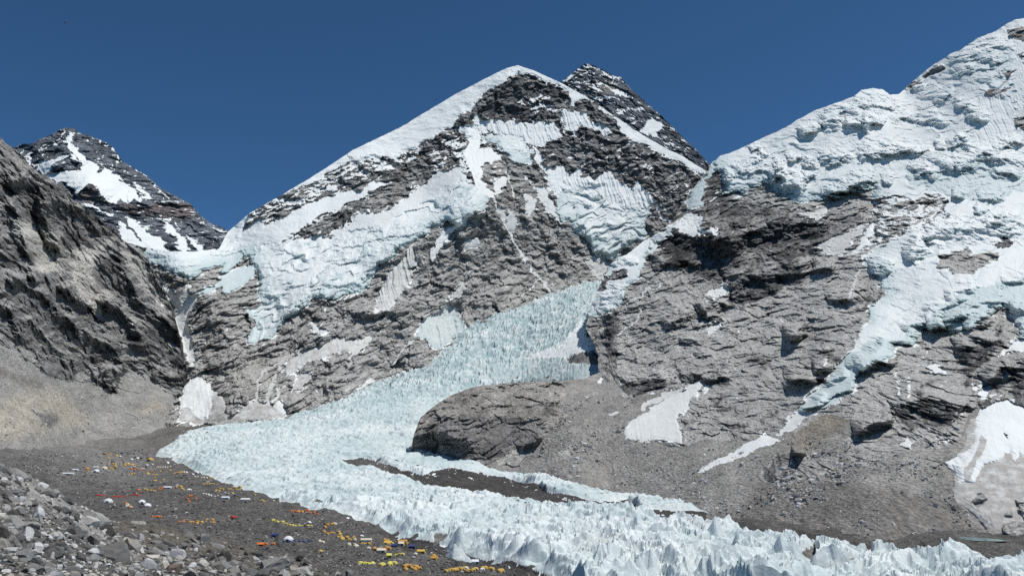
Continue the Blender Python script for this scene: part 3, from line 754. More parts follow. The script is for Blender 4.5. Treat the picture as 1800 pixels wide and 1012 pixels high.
# ---- the great snow shoulder, its hanging glaciers and the saddle on its left
TERR = '372,440 437,432 485,430 520,422 560,415 580,420 600,408 680,398 688,382 735,362 780,330 805,322 830,325 848,338 857,352 850,365 825,385 815,400 800,400 790,385 778,392 760,402 730,425 702,440 690,450 670,462 662,478 645,500 635,510 615,517 595,525 550,525 530,540 520,550 490,575 475,597 452,602 435,605 438,585 452,570 438,555 430,552 452,542 462,530 455,505 450,480 447,462 430,445 405,447 372,450'
ITEMS = [
 ('tone', dict(c=(0.105, 0.106, 0.108), soft=20, mix=.3), 'R', '400,420 620,262 910,116 1060,190 1250,300 1200,400 1080,330 900,300 700,400 500,430'),
 ('tone', dict(c=(0.20, 0.196, 0.19), soft=25), 'R', '680,450 860,370 1000,360 1080,450 1060,500 900,520 800,600 640,690 480,640 600,540'),
 ('tone', dict(c=(0.085, 0.087, 0.09), soft=4, mix=0.16), 'D1', '230,430 300,340 540,200 640,130 760,180 900,240 960,320 880,400 760,460 540,480 400,470 300,450'),
 # left flank
 ('snow', dict(part='snow_field', A=10, w=6), 'R', '600,262 690,212 790,148 850,118 885,100 912,94 940,106 1000,138 1000,155 975,150 945,137 917,127 905,133 880,147 860,160 838,178 825,195 805,210 790,225 760,245 735,258 700,275 690,277 680,272 655,287 640,290 618,288'),
 ('snow', dict(part='snow_field', A=6), 'R', '380,440 390,395 432,358 492,320 552,286 612,248 660,226 650,258 600,290 560,315 520,330 480,345 455,362 440,380 432,395 420,420 400,437'),
 ('snow', dict(part='snow_field', A=6), 'C5', '0,955 200,800 240,790 300,740 350,790 480,740 620,640 760,600 900,560 1000,540 1100,480 1230,470 1100,540 1000,600 900,650 830,680 760,700 700,740 640,790 540,870 440,915 200,940'),
 ('rock', dict(c=(0.15, 0.147, 0.142), mix=0.58), 'C5', '220,780 240,710 400,600 560,570 740,460 950,400 960,350 1200,330 1380,260 1400,330 1200,400 1000,460 800,480 780,560 640,620 450,680 340,780 300,730'),
 ('rock', dict(c=(0.10, 0.10, 0.10), mix=0.16, A=6), 'C5', '520,860 700,800 850,690 960,630 1080,540 1200,500 1330,380 1420,300 1440,240 1560,160 1680,70 1800,0 1900,-60 1900,480 1760,480 1740,380 1680,360 1600,430 1480,480 1400,540 1320,600 1180,690 1080,680 980,700 900,770 800,810 680,830 560,870'),
 ('tone', dict(mix=0.5, soft=10), 'C5', '1560,180 1900,-20 1900,460 1760,470 1640,400 1480,330'),
 ('step', (16, 6, 10), 'C5', '955,335 1000,320 1060,310 1080,290 1200,310 1300,285'),
 ('line', (3, 0.2), 'C5', '720,760 830,690 960,580 1080,560'), ('line', (2.5, .1), 'C5', '560,610 640,590 760,500'), ('line', (3, .1), 'C5', '800,430 900,380 960,360'),
 ('snow', dict(A=3), 'C5', '770,500 830,490 850,530 800,550 760,545'), ('snow', dict(A=3, dirt=.1), 'C5', '1390,250 1440,245 1430,275'),
 # wide snow terrace with its broken ice edge
 ('snow', dict(part='snow_field', A=8, w=6, dirt=0.12), 'C5', '640,870 720,850 880,820 960,720 1000,690 1060,690 1080,700 1180,700 1320,610 1420,520 1480,500 1620,430 1680,390 1740,400 1760,490 1700,500 1600,540 1420,670 1230,750 1200,810 880,850'),
 ('snow', dict(part='hanging_glacier', A=42, w=10, ice=0.85, shelf=.8), 'R', TERR),
 ('step', (14, 4, 9), 'C5', '720,965 880,940 1080,900 1180,880 1300,850 1400,840'), ('step', (10, 4, 8), 'C5', '900,830 1040,820 1200,795'), ('step', (12, 4, 9), 'C5', '1220,740 1320,690 1440,660 1600,560'),
 ('step', (16, 6, 8), 'C5', '1330,850 1400,830 1500,760 1590,720'), ('step', (14, 5, 8), 'C5', '1530,640 1640,650 1680,700'),
 ('step', (12, 5, 8), 'C6', '380,155 480,165 560,200 640,215'), ('step', (10, 4, 8), 'C6', '300,270 420,290 520,300'), ('step', (14, 6, 9), 'C6', '700,240 800,220 900,240 1000,200 1140,160'),
 ('step', (12, 5, 9), 'C6', '500,420 600,400 700,390'), ('step', (20, 9, 8), 'C6', '680,410 780,390 860,400 960,390 1000,370'), ('step', (14, 5, 8), 'C6', '1000,370 1060,340 1100,290 1160,200 1240,160'),
 ('step', (18, 9, 8), 'C6', '330,460 370,450 420,500 460,560'), ('step', (18, 8, 8), 'C6', '450,640 560,540 660,440'), ('step', (14, 10, 6), 'C6', '280,700 340,690 390,660'),
 # ice wall of the saddle
 ('snow', dict(part='hanging_glacier', A=45, w=16, ice=0.9, bumpy=.35), 'C2', '960,130 1200,160 1400,155 1600,138 1800,128 1800,195 1740,190 1680,240 1600,330 1560,330 1570,265 1500,290 1400,330 1340,365 1250,330 1120,260 1050,235 1020,190'),
 ('snow', dict(part='ice_block', A=30, w=8, ice=0.75, all=.6), 'C2', '1560,360 1600,340 1700,280 1760,250 1780,310 1740,370 1600,470 1570,450 1560,400 1420,470 1330,470 1400,440 1500,400'),
 ('step', (14, 10, 7), 'C2', '1100,200 1200,215 1320,225 1450,200 1560,190'), ('step', (14, 8, 6), 'C2', '1160,250 1250,270 1360,270 1460,240'), ('step', (10, 6, 6), 'C2', '1050,190 1150,180 1260,195'),
 ('snow', dict(part='snow_gully', A=-6, w=4, dirt=0.35), 'C2', '1150,460 1200,480 1260,540 1330,480 1410,470 1370,540 1330,620 1330,700 1350,780 1380,920 1330,945 1310,880 1270,740 1230,640 1250,560'),
 ('snow', dict(A=2, dirt=.55, f=.62), 'C2', '1100,350 1160,400 1240,470 1300,450 1330,380 1320,350 1340,460 1280,560 1200,520'),
 # avalanche cones at the foot
 ('snow', dict(part='avalanche_cone', A=8, w=20, dirt=0.85, flute=.15), 'C3', '1290,400 1265,540 1250,650 1350,675 1500,655 1600,620 1580,500 1500,420 1420,350'),
 ('snow', dict(part='avalanche_cone', A=12, w=24, dirt=0.08, flute=.2), 'C3', '1380,320 1430,345 1480,400 1500,450 1490,520 1470,560 1460,630 1400,640 1340,600 1340,560 1270,550 1265,470 1290,400 1330,340'),
 ('snow', dict(A=5, w=6, dirt=0.8, part='dirty_snow_bank'), 'C7', '-60,670 60,620 180,570 230,520 290,500 400,510 410,480 440,480 500,550 520,580 480,610 330,640 160,670 -20,690'),
 ('snow', dict(A=3, w=6, dirt=0.3), 'C7', '400,500 430,485 500,550 515,580 470,600 410,560'),
 ('snow', dict(A=4, w=6, dirt=0.65, flute=.5, part='dirty_snow_bank'), 'C6', '480,1010 520,940 600,860 700,830 830,790 900,780 980,770 1090,765 1080,800 1020,860 990,880 940,870 900,850 870,880 760,900 650,960 560,1012'),
 ('snow', dict(A=3, dirt=0.4), 'C6', '660,670 740,710 800,740 740,750 690,740'),
 ('line', (5, .8), 'C7', '285,490 290,360 330,300 440,240 540,160'), ('line', (4, .8), 'C7', '350,500 380,380 440,300 490,190'), ('line', (5, .7), 'C7', '410,490 420,390 470,380'),
 ('line', (4, .8), 'C7', '910,270 970,180 1000,150'), ('line', (4, .7), 'C7', '1240,240 1330,150 1370,90 1400,60'), ('snow', dict(A=3, dirt=.8), 'C7', '520,400 600,320 690,310 680,340 580,400'), ('snow', dict(A=3, dirt=.5), 'C7', '1020,420 1060,360 1110,340 1080,380'),
 ('tone', dict(c=(.24, .225, .20), soft=12, rough=.7), 'C6', '100,1012 200,960 420,890 560,880 520,940 480,1010 380,1100 150,1200'),
 ('snow', dict(A=4, flute=1.6, dirt=0.6, part='snow_apron'), 'C6', '1390,100 1410,270 1340,290 1385,330 1330,430 1200,580 1140,580 1120,560 1160,440 1240,310 1300,230'),
 ('snow', dict(A=14, w=8, flute=1.8, ice=.6, all=.5, dirt=.45, shelf=.35, part='snow_apron'), 'C6', '1640,530 1680,570 1700,640 1740,680 1700,760 1620,830 1560,850 1500,830 1470,780 1410,760 1430,680 1500,620 1580,570'),
 ('tone', dict(c=(.23, .215, .195), soft=4, rough=.5), 'D2', '30,1012 120,930 180,940 340,960 420,980 340,1040 240,1100 60,1100'),
 ('snow', dict(A=3, dirt=.75, f=.75), 'D2', '130,890 160,820 210,780 230,830 170,890'),
 # flutings and ice of the upper face
 ('snow', dict(part='snow_face', A=5, flute=1.0), 'D1', '300,450 380,480 520,490 560,470 640,500 860,500 920,600 820,640 800,670 690,665 640,620 560,580 420,570 330,580 280,520'),
 ('snow', dict(part='snow_face', A=5, flute=1.0), 'D1', '890,420 1000,415 1060,430 1110,490 1240,520 1270,590 1140,560 1060,535 1000,580 920,550 900,480'),
 ('tone', dict(mix=0.62, soft=6), 'D1', '610,360 700,330 760,300 840,330 870,360 860,420 800,430 700,420 640,400'),
 ('snow', dict(part='snow_crest', A=4), 'D1', '640,60 780,120 920,180 980,220 1080,258 1160,290 1250,360 1320,420 1420,480 1520,550 1720,656 1820,730 1920,800 1920,870 1800,812 1720,760 1620,720 1540,690 1480,640 1400,640 1350,590 1280,490 1200,410 1140,350 1060,340 990,370 960,290 900,240 800,200 640,130'),
 ('snow', dict(A=4), 'D1', '160,540 280,520 330,590 330,680 420,690 480,740 430,780 340,830 300,900 320,1000 230,760 200,700 260,640'),
 ('snow', dict(part='snow_gully', A=3, flute=.6), 'D1', '230,760 330,680 420,690 360,820 340,880 400,1000 440,1060 380,1030 320,960 280,900'),
 ('snow', dict(part='hanging_glacier', A=34, w=11, ice=.8, shelf=.6), 'D1', '330,590 420,580 560,580 640,620 700,720 720,770 620,780 540,750 480,700 440,640 380,650'),
 ('step', (16, 10, 7), 'D1', '440,690 540,700 620,690 700,740'), ('step', (10, 6, 7), 'D1', '360,620 440,640 520,690'),
 ('snow', dict(A=4, dirt=.1, part='snow_field'), 'D1', '-30,920 60,860 140,820 200,800 240,870 230,930 100,960 -30,1020'),
 ('rock', dict(c=MID, mix=.3), 'D1', '340,830 440,760 520,780 520,900 470,900 420,960 370,930'),
 ('tone', dict(mix=.33, soft=12), 'D1', '900,600 1060,540 1260,600 1360,650 1500,700 1700,780 1800,850 1800,1012 1500,1012 1400,900 1200,860 1000,830 850,850 750,720'),
 ('tone', dict(mix=.45, soft=8), 'D1', '0,640 160,520 300,620 200,720 240,860 120,820 0,880'),
 ('snow', dict(A=4, flute=.7), 'D1', '690,680 740,700 800,800 850,860 820,1000 800,900 760,800'),
 ('snow', dict(part='snow_face', A=6, w=6, flute=.9), 'D2', '810,50 860,-20 940,-40 960,20 1050,-30 1060,70 1180,30 1240,10 1280,60 1400,120 1430,60 1490,130 1550,210 1530,260 1440,260 1340,240 1240,220 1080,110 920,130 880,190 820,130'),
 ('snow', dict(part='hanging_glacier', A=30, w=12, ice=.8, shelf=.85), 'D2', '880,190 920,130 1080,110 1200,200 1340,240 1440,260 1530,270 1530,300 1490,430 1500,490 1440,490 1340,560 1260,635 1160,600 1110,550 1060,460 990,420 985,350 920,370 860,290'),
 ('step', (18, 8, 8), 'D2', '900,130 980,135 1080,100 1220,95'), ('step', (12, 5, 8), 'D2', '1040,160 1140,190 1240,240'), ('step', (12, 5, 8), 'D2', '1320,240 1420,260 1480,300'),
 ('step', (14, 7, 8), 'D2', '940,210 1060,215 1140,240'), ('step', (12, 6, 8), 'D2', '1180,250 1240,240 1300,270 1340,270'), ('step', (14, 7, 8), 'D2', '1200,370 1300,365 1400,390 1500,380'),
 ('step', (16, 10, 6), 'D2', '990,370 1060,400 1090,460'), ('step', (18, 10, 7), 'D2', '1080,450 1160,470 1220,500'), ('step', (22, 14, 7), 'D2', '1110,540 1180,580 1260,580 1330,540'), ('step', (14, 8, 6), 'D2', '1360,320 1420,310 1500,330'),
 ('step', (14, 9, 7), 'D2', '1320,520 1370,470 1440,510'),
 ('snow', dict(A=3, dirt=.3), 'D2', '640,140 700,180 730,250 690,310 660,290 670,230'), ('snow', dict(A=3, dirt=.25), 'D2', '740,110 790,100 830,190 860,260 910,380 880,360 800,270 730,200'),
 ('snow', dict(A=2, dirt=.45), 'D2', '520,270 560,310 590,400 570,440 530,400'), ('snow', dict(A=2, dirt=.4), 'D2', '220,540 280,480 310,450 330,500 300,540 240,570'),
 ('snow', dict(A=3, dirt=.2, flute=.6), 'D2', '440,90 480,30 520,60 500,150 450,190'), ('snow', dict(A=3, dirt=.15, flute=.5), 'D2', '250,-60 300,0 400,140 440,180 380,190 330,130'),
 ('snow', dict(A=3, dirt=.2), 'D2', '100,420 170,370 240,340 330,260 360,270 250,340 160,420 60,540 0,640 -20,600 40,480'),
 ('line', (5, .35), 'D2', '440,210 500,310 540,420 560,480 620,550 680,660'), ('line', (3, .4), 'D2', '510,0 540,90 570,180'), ('line', (4, .4), 'D2', '640,20 700,100 760,190 820,260'), ('line', (3.5, .5), 'D2', '680,660 730,760 760,800 830,830'),
 ('line', (3, .6), 'D2', '740,780 690,830 640,890'), ('snow', dict(A=2, dirt=.6, f=.6), 'D2', '1090,640 1140,600 1200,620 1250,670 1240,740 1180,770 1120,700'),
 ('line', (3, .4), 'D2', '1560,240 1640,340 1690,390'), ('line', (3, .4), 'D2', '1600,240 1680,300 1730,360'),
 # ribs of the face
 ('ridge', (40, 12), 'D1', '290,430 240,560 220,760 300,960'), ('ridge', (45, 14), 'R', '905,125 850,185 820,210 800,235'), ('ridge', (36, 12), 'D2', '300,150 420,200 560,480 700,700'),
 ('ridge', (40, 14), 'D1', '1360,600 1420,760 1500,900 1600,1050'), ('ridge', (30, 10), 'D2', '700,300 860,520 960,720 900,830'), ('ridge', (-30, 10), 'D2', '440,210 540,420 620,550 720,760'),
 ('step', (30, 12, 16), 'D2', '250,350 360,270 440,240'), ('step', (26, 10, 14), 'C6', '720,640 900,600 1080,600 1200,590'), ('step', (26, 10, 14), 'C6', '1020,640 1180,600 1500,560'), ('step', (30, 14, 16), 'C6', '520,800 640,780 800,760 900,700'),
 ('step', (34, 16, 18), 'C7', '-60,270 60,250 200,230 280,130 430,110'), ('step', (34, 15, 16), 'C7', '950,290 1010,220 1110,210 1170,230'), ('step', (30, 10, 14), 'D2', '60,960 240,860 380,760'), ('step', (22, 9, 12), 'C6', '640,520 860,510 980,520'),
]
W_BASE = base_line('300,752 340,748 420,746 500,737 560,715 620,693 680,668 760,636 800,595 830,572') + [(880, 552, 2790), (930, 530, 2960), (980, 508, 3130), (1010, 494, 3230), (1050, 482, 3360)]
make_layer('snow_shoulder_mountain', pts('R', '200,418 250,434 300,442 340,442 385,437 400,408 440,374 500,340 560,304 620,264 700,226 800,166 850,140 890,120 910,115 940,125 990,148 1030,170 1060,190 1110,225 1160,255 1200,275 1240,300 1262,313'),
  [(200, 790), (340, 772), (500, 758), (620, 712), (680, 688), (760, 655), (830, 592), (930, 550), (1050, 505), (1120, 520), (1290, 520)],
  W_BASE + [(910, 115, 4000), (800, 166, 3800), (620, 264, 3400), (440, 374, 3000), (385, 437, 2850), (330, 443, 2650), (250, 434, 2600), (200, 418, 2600), (1060, 190, 4060), (1240, 300, 3850), (1290, 330, 3820),
   (560, 440, 2830), (700, 400, 2920), (820, 345, 3080), (480, 480, 2720), (450, 590, 2430), (560, 530, 2560), (650, 500, 2680), (700, 450, 2790), (800, 420, 2960), (740, 330, 3300), (600, 350, 3150), (850, 250, 3650), (960, 240, 3800), (1060, 300, 3750), (900, 350, 3300),
   (1000, 330, 3640), (1080, 440, 3480), (1150, 400, 3580), (1200, 420, 3560), (860, 470, 3040), (960, 450, 3300), (1000, 420, 3420), (700, 560, 2560), (560, 620, 2300), (420, 640, 2250), (340, 600, 2370), (340, 650, 2240), (300, 540, 2490), (330, 500, 2520), (760, 560, 2700), (400, 560, 2420), (1290, 520, 3400), (200, 700, 2200)],
  1.5, dict(ang=28, rock=MID, mix=0.14, shelf_ang=24, jagmap=((200, 400, 700, 900, 1000, 1290), (1.2, .8, .7, .5, .8, 1.2)), lam=85, g=0.27, crisp=2.2, aniso=1.4, ledge=((60, .05), (24, .09), (10, .12)), rib=((70, .20, 15), (32, .16, -12), (14, .16, 22)), pale_ledge=.75), ITEMS, M_MTN, 1.4, 1200)
# ---- right-hand mountain flank: ice cap, ice tongue, dark cliffs, scree
CAP = ('1240,262 1300,240 1400,190 1500,150 1535,140 1590,140 1640,100 1700,60 1800,10 1890,-30 1980,-60 1980,600 1800,598 1792,595 1785,565 1772,542 1762,537 1740,555 1705,572 1685,582 1665,580 1650,570 1630,577 1615,592 1600,605 1572,610 1570,622 1520,647 1507,652 '
       '1500,687 1470,697 1425,715 1408,722 1402,720 1407,703 1445,675 1470,645 1500,610 1512,590 1530,560 1530,540 1557,517 1547,485 1525,475 1515,462 1525,450 1545,430 1535,350 1535,330 1500,339 1467,345 1434,350 1417,357 1402,355 1374,342 1359,329 1342,324 1327,329 1320,332 1304,342 1290,339 1273,339 1270,317 1267,300 1258,297 1258,283')
ITEMS = [
 ('scree', dict(c=SCREE, rough=.16, soft=5), 'R', '1060,655 1090,693 1115,697 1195,678 1110,765 1200,785 1240,772 1330,770 1400,755 1450,725 1500,740 1570,800 1650,790 1690,760 1720,700 1760,850 1890,900 1890,1010 1030,1010'),
 ('tone', dict(c=(.20, .192, .18), soft=14), 'R', '1060,700 1110,700 1170,690 1100,760 1120,780 1060,800 1000,860 1000,760'),
 ('tone', dict(c=(.15, .14, .128), soft=14), 'R', '1300,900 1360,830 1500,850 1700,880 1720,940 1890,960 1890,1010 1400,1000'),
 ('tone', dict(c=(.11, .108, .106), rough=.9, soft=5), 'E5', '-60,260 40,180 160,140 320,170 440,190 560,200 440,290 240,330 80,380 -40,330'),
 ('tone', dict(c=(.15, .145, .14), rough=.9, soft=8), 'E4', '600,640 760,560 960,560 1040,650 880,740 760,900 620,860 520,720'),
 ('tone', dict(c=(.20, .175, .14), soft=10), 'E4', '160,700 330,480 480,430 600,520 480,620 380,700 240,760'),
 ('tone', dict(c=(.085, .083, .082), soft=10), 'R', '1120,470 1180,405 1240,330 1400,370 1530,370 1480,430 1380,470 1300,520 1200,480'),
 ('tone', dict(c=(.19, .184, .175), soft=14), 'R', '1080,560 1180,470 1280,530 1420,470 1520,460 1500,560 1400,600 1250,600 1100,640'),
 # the ice cap and the long tongue that hangs from it
 ('snow', dict(part='hanging_glacier', A=38, w=12, ice=.9, shelf=.5), 'R', CAP),
 ('snow', dict(A=0, w=4, f=1, ice=.65, all=.8, shelf=.8, bumpy=.4), 'E3', '1260,340 1400,250 1500,220 1650,190 1900,140 1900,560 1800,590 1740,460 1690,370 1650,350 1560,420 1420,490 1340,530 1200,480 1120,510 1060,570 960,600 960,500 1100,450'),
 ('snow', dict(A=0, w=4, f=1, ice=.7, all=.75, part='ice_tongue'), 'E3', '620,660 720,590 860,590 870,640 880,690 680,790 630,820 620,860 500,1010 330,1060 200,1110 215,1080 380,900 480,780 560,690'),
 ('snow', dict(A=0, w=4, f=1, ice=.6, all=.7, bumpy=.7), 'E2', '700,810 800,800 860,860 900,900 860,1000 900,1080 840,1090 820,960 760,940 690,890 660,860'),
 ('snow', dict(A=0, f=1, ice=.6, all=.6, bumpy=.55, shelf=.7), 'E2', '960,180 1100,200 1260,200 1300,210 1420,150 1600,170 1800,220 1900,240 1900,330 1700,350 1660,420 1480,420 1300,390 1130,310 1000,290'),
 ('snow', dict(A=0, f=1, ice=.45, all=.5, bumpy=.35, shelf=.7), 'E1', '1280,330 1480,300 1700,250 1730,330 1700,420 1600,500 1480,520 1300,470'),
 ('snow', dict(A=0, f=1, flute=.9), 'E1', '1440,600 1530,580 1600,600 1720,600 1740,780 1720,900 1600,960 1460,980 1440,900 1500,800 1480,700'),
 ('snow', dict(A=0, f=1, flute=.5), 'E1', '1720,220 1790,330 1800,400 1800,700 1740,680 1740,500 1760,400'),
 ('rock', dict(c=(.17, .16, .148), mix=.42, A=10, w=6), 'E2', '740,400 880,370 1010,395 1040,430 1100,370 1200,370 1260,430 1240,500 1300,520 1160,570 1060,600 960,640 880,680 780,740 700,800 640,830 700,700 740,560'),
 ('rock', dict(c=(.20, .18, .155), mix=.08, A=8, w=5), 'E2', '1180,790 1300,780 1400,750 1440,790 1560,760 1640,770 1600,820 1480,900 1400,935 1290,940 1280,880 1200,880'),
 ('rock', dict(c=(.08, .08, .085), A=6, w=4), 'E2', '1580,705 1680,675 1740,700 1660,735'),
 ('rock', dict(c=DARK, mix=.12), 'E1', '1690,120 1760,105 1820,130 1820,230 1770,200 1700,180'), ('rock', dict(c=(.14, .135, .13), mix=.25), 'E1', '1080,460 1130,400 1240,375 1240,410 1200,450 1100,480'),
 ('rock', dict(c=(.15, .145, .14), mix=.2), 'E1', '950,545 1000,490 1070,480 1060,510 1000,555'), ('rock', dict(c=(.12, .115, .115), mix=.15), 'E1', '1520,570 1600,545 1700,530 1720,480 1710,540 1640,590 1560,600'),
 ('rock', dict(c=DARK), 'E1', '1640,430 1750,415 1690,465'), ('rock', dict(c=(.22, .21, .20), mix=.2), 'E1', '1740,750 1820,740 1820,830 1730,820'), ('rock', dict(c=DARK), 'E1', '1770,300 1800,280 1800,330 1780,325'),
]
def steps(crop, A, L, *rows):
    return [('step', (A, w, L), crop, s) for w, s in rows]
ITEMS += steps('E1', 27, 10, (8, '400,720 540,695 660,700'), (8, '880,790 960,735 1080,770 1200,770 1280,800'), (8, '1050,720 1190,710'), (10, '1280,350 1440,310 1600,230 1720,250'), (10, '1310,440 1380,390 1440,420'),
   (13, '1400,740 1480,730 1540,780'), (9, '1480,350 1560,320 1600,380'), (6, '800,1000 900,970 1020,980 1140,970'), (7, '600,660 720,660 860,680 940,660'), (6, '1270,950 1320,930 1440,960'), (7, '1320,900 1400,895'), (8, '1020,545 1100,525'), (8, '1060,600 1180,580 1300,600'), (6, '1160,640 1260,630'), (6, '1310,640 1440,700'), (5, '1580,980 1700,930 1800,930'), (6, '1180,945 1250,950'))
ITEMS += steps('E1', 46, 10, (22, '370,800 430,760 510,760'), (16, '540,790 640,790 720,800'), (10, '220,860 300,840 380,820'), (12, '680,780 760,770 790,800'))
ITEMS += steps('E2', 28, 10, (11, '890,70 980,60 1070,90'), (11, '1030,240 1100,222 1160,260'), (9, '350,115 450,100 590,100'), (10, '1480,395 1660,395'), (10, '1440,470 1540,490'), (8, '1280,370 1380,380'), (9, '1320,195 1470,170'), (10, '1580,215 1700,205 1760,250'), (8, '990,185 1080,180 1200,230'), (8, '790,270 880,275'), (5, '40,180 120,170'), (6, '240,140 350,170'), (6, '250,245 340,245'), (6, '1540,570 1700,530'), (8, '440,150 520,140'))
ITEMS += steps('E2', 42, 11, (15, '1100,80 1250,150 1290,165 1460,95 1540,80 1700,125 1820,150'), (12, '980,775 1060,690 1180,650'), (20, '700,880 780,850 860,900'), (16, '1000,830 1060,760 1120,720'), (12, '640,100 820,70 900,60'))
ITEMS += steps('E2', 56, 11, (26, '90,300 180,262 270,310'), (14, '400,390 560,310 740,262'), (13, '0,240 60,225 130,240'), (34, '1100,640 1300,600 1500,590 1740,550 1860,560'))
ITEMS += steps('E3', 26, 9, (17, '560,770 720,675 870,590'), (15, '940,530 1090,450 1160,360 1220,320'), (12, '1260,290 1380,235 1480,215'), (11, '1640,190 1720,165 1860,130'), (12, '1240,440 1360,400 1500,330 1640,300'), (10, '1160,400 1300,330 1420,300'), (14, '1700,330 1760,350 1860,380'), (10, '1120,480 1280,440 1420,400'))
ITEMS += steps('E3', 20, 8, (9, '380,890 480,860 560,820'), (9, '220,1080 300,1050 400,980'))
ITEMS += steps('D2', 22, 7, (13, '1260,655 1340,620 1440,640'), (26, '1130,930 1250,850 1350,840'))
ITEMS += steps('D5', 26, 7, (11, '540,640 620,600 720,600'), (14, '400,650 450,620 520,700'), (9, '700,640 820,580 900,570'), (7, '960,570 1050,570'), (6, '600,560 760,500 860,490'), (4, '700,385 830,368'), (4, '800,440 890,436'), (4, '1100,480 1250,470'))
# rock cliffs
ITEMS += steps('D6', 62, 20, (42, '410,210 480,115 600,130 720,135 900,170 1000,190'), (46, '870,480 980,420 1130,400 1290,330 1430,390'), (28, '930,120 1100,80 1250,60 1400,25 1560,60'), (30, '690,150 830,130 960,200'))
ITEMS += steps('D6', 40, 14, (16, '430,790 520,720 640,690'), (16, '1290,860 1370,800 1440,800'), (14, '300,250 420,330 700,320'), (12, '660,690 760,620 900,600'), (12, '1480,360 1560,350 1620,380'), (12, '700,720 830,690'), (14, '1590,600 1700,560 1780,590'))
ITEMS += steps('D7', 20, 10, (20, '90,360 240,320 340,340 440,350'), (20, '555,320 620,300 690,320'), (14, '690,350 780,330 850,330 920,340'), (18, '1290,350 1390,335 1490,340'), (14, '1480,290 1560,250'))
ITEMS += steps('E3', 46, 14, (44, '1310,630 1450,600 1620,610'), (12, '130,585 240,555'), (18, '110,870 220,850 340,860'), (12, '330,830 440,780'), (16, '1120,500 1200,480 1240,470'), (18, '1400,510 1480,450 1560,420'))
ITEMS += steps('E4', 40, 14, (34, '860,470 980,420 1130,390 1370,480'), (30, '1540,280 1620,190 1700,150'), (46, '1690,200 1760,130 1860,110'), (14, '600,640 760,580 880,560'), (12, '640,200 760,140 900,140'), (12, '160,790 260,790'))
ITEMS += [('tone', dict(c=(.072, .071, .071), soft=3), cr, s_) for cr, s_ in (('D6', '410,210 480,110 720,130 1000,190 950,340 700,340 430,300'), ('D6', '880,480 980,420 1130,400 1300,330 1420,400 1380,480 1130,560 1080,620 880,640'), ('D6', '930,120 1250,60 1560,60 1590,130 1440,160 1280,190 1080,160'), ('D7', '110,400 240,330 440,360 430,400 220,470'), ('D7', '560,310 690,320 670,370 590,400'), ('D7', '700,350 860,330 900,380 720,410'), ('E3', '1320,640 1600,620 1580,700 1450,820 1340,760'), ('E4', '880,480 1130,400 1350,480 1300,580 1100,600 1020,640 940,580'), ('E4', '1690,200 1800,150 1880,200 1880,460 1720,430'), ('E4', '1550,280 1650,180 1660,330 1600,370'), ('D5', '260,660 330,640 400,700 420,860 600,900 560,1012 230,1012'))]
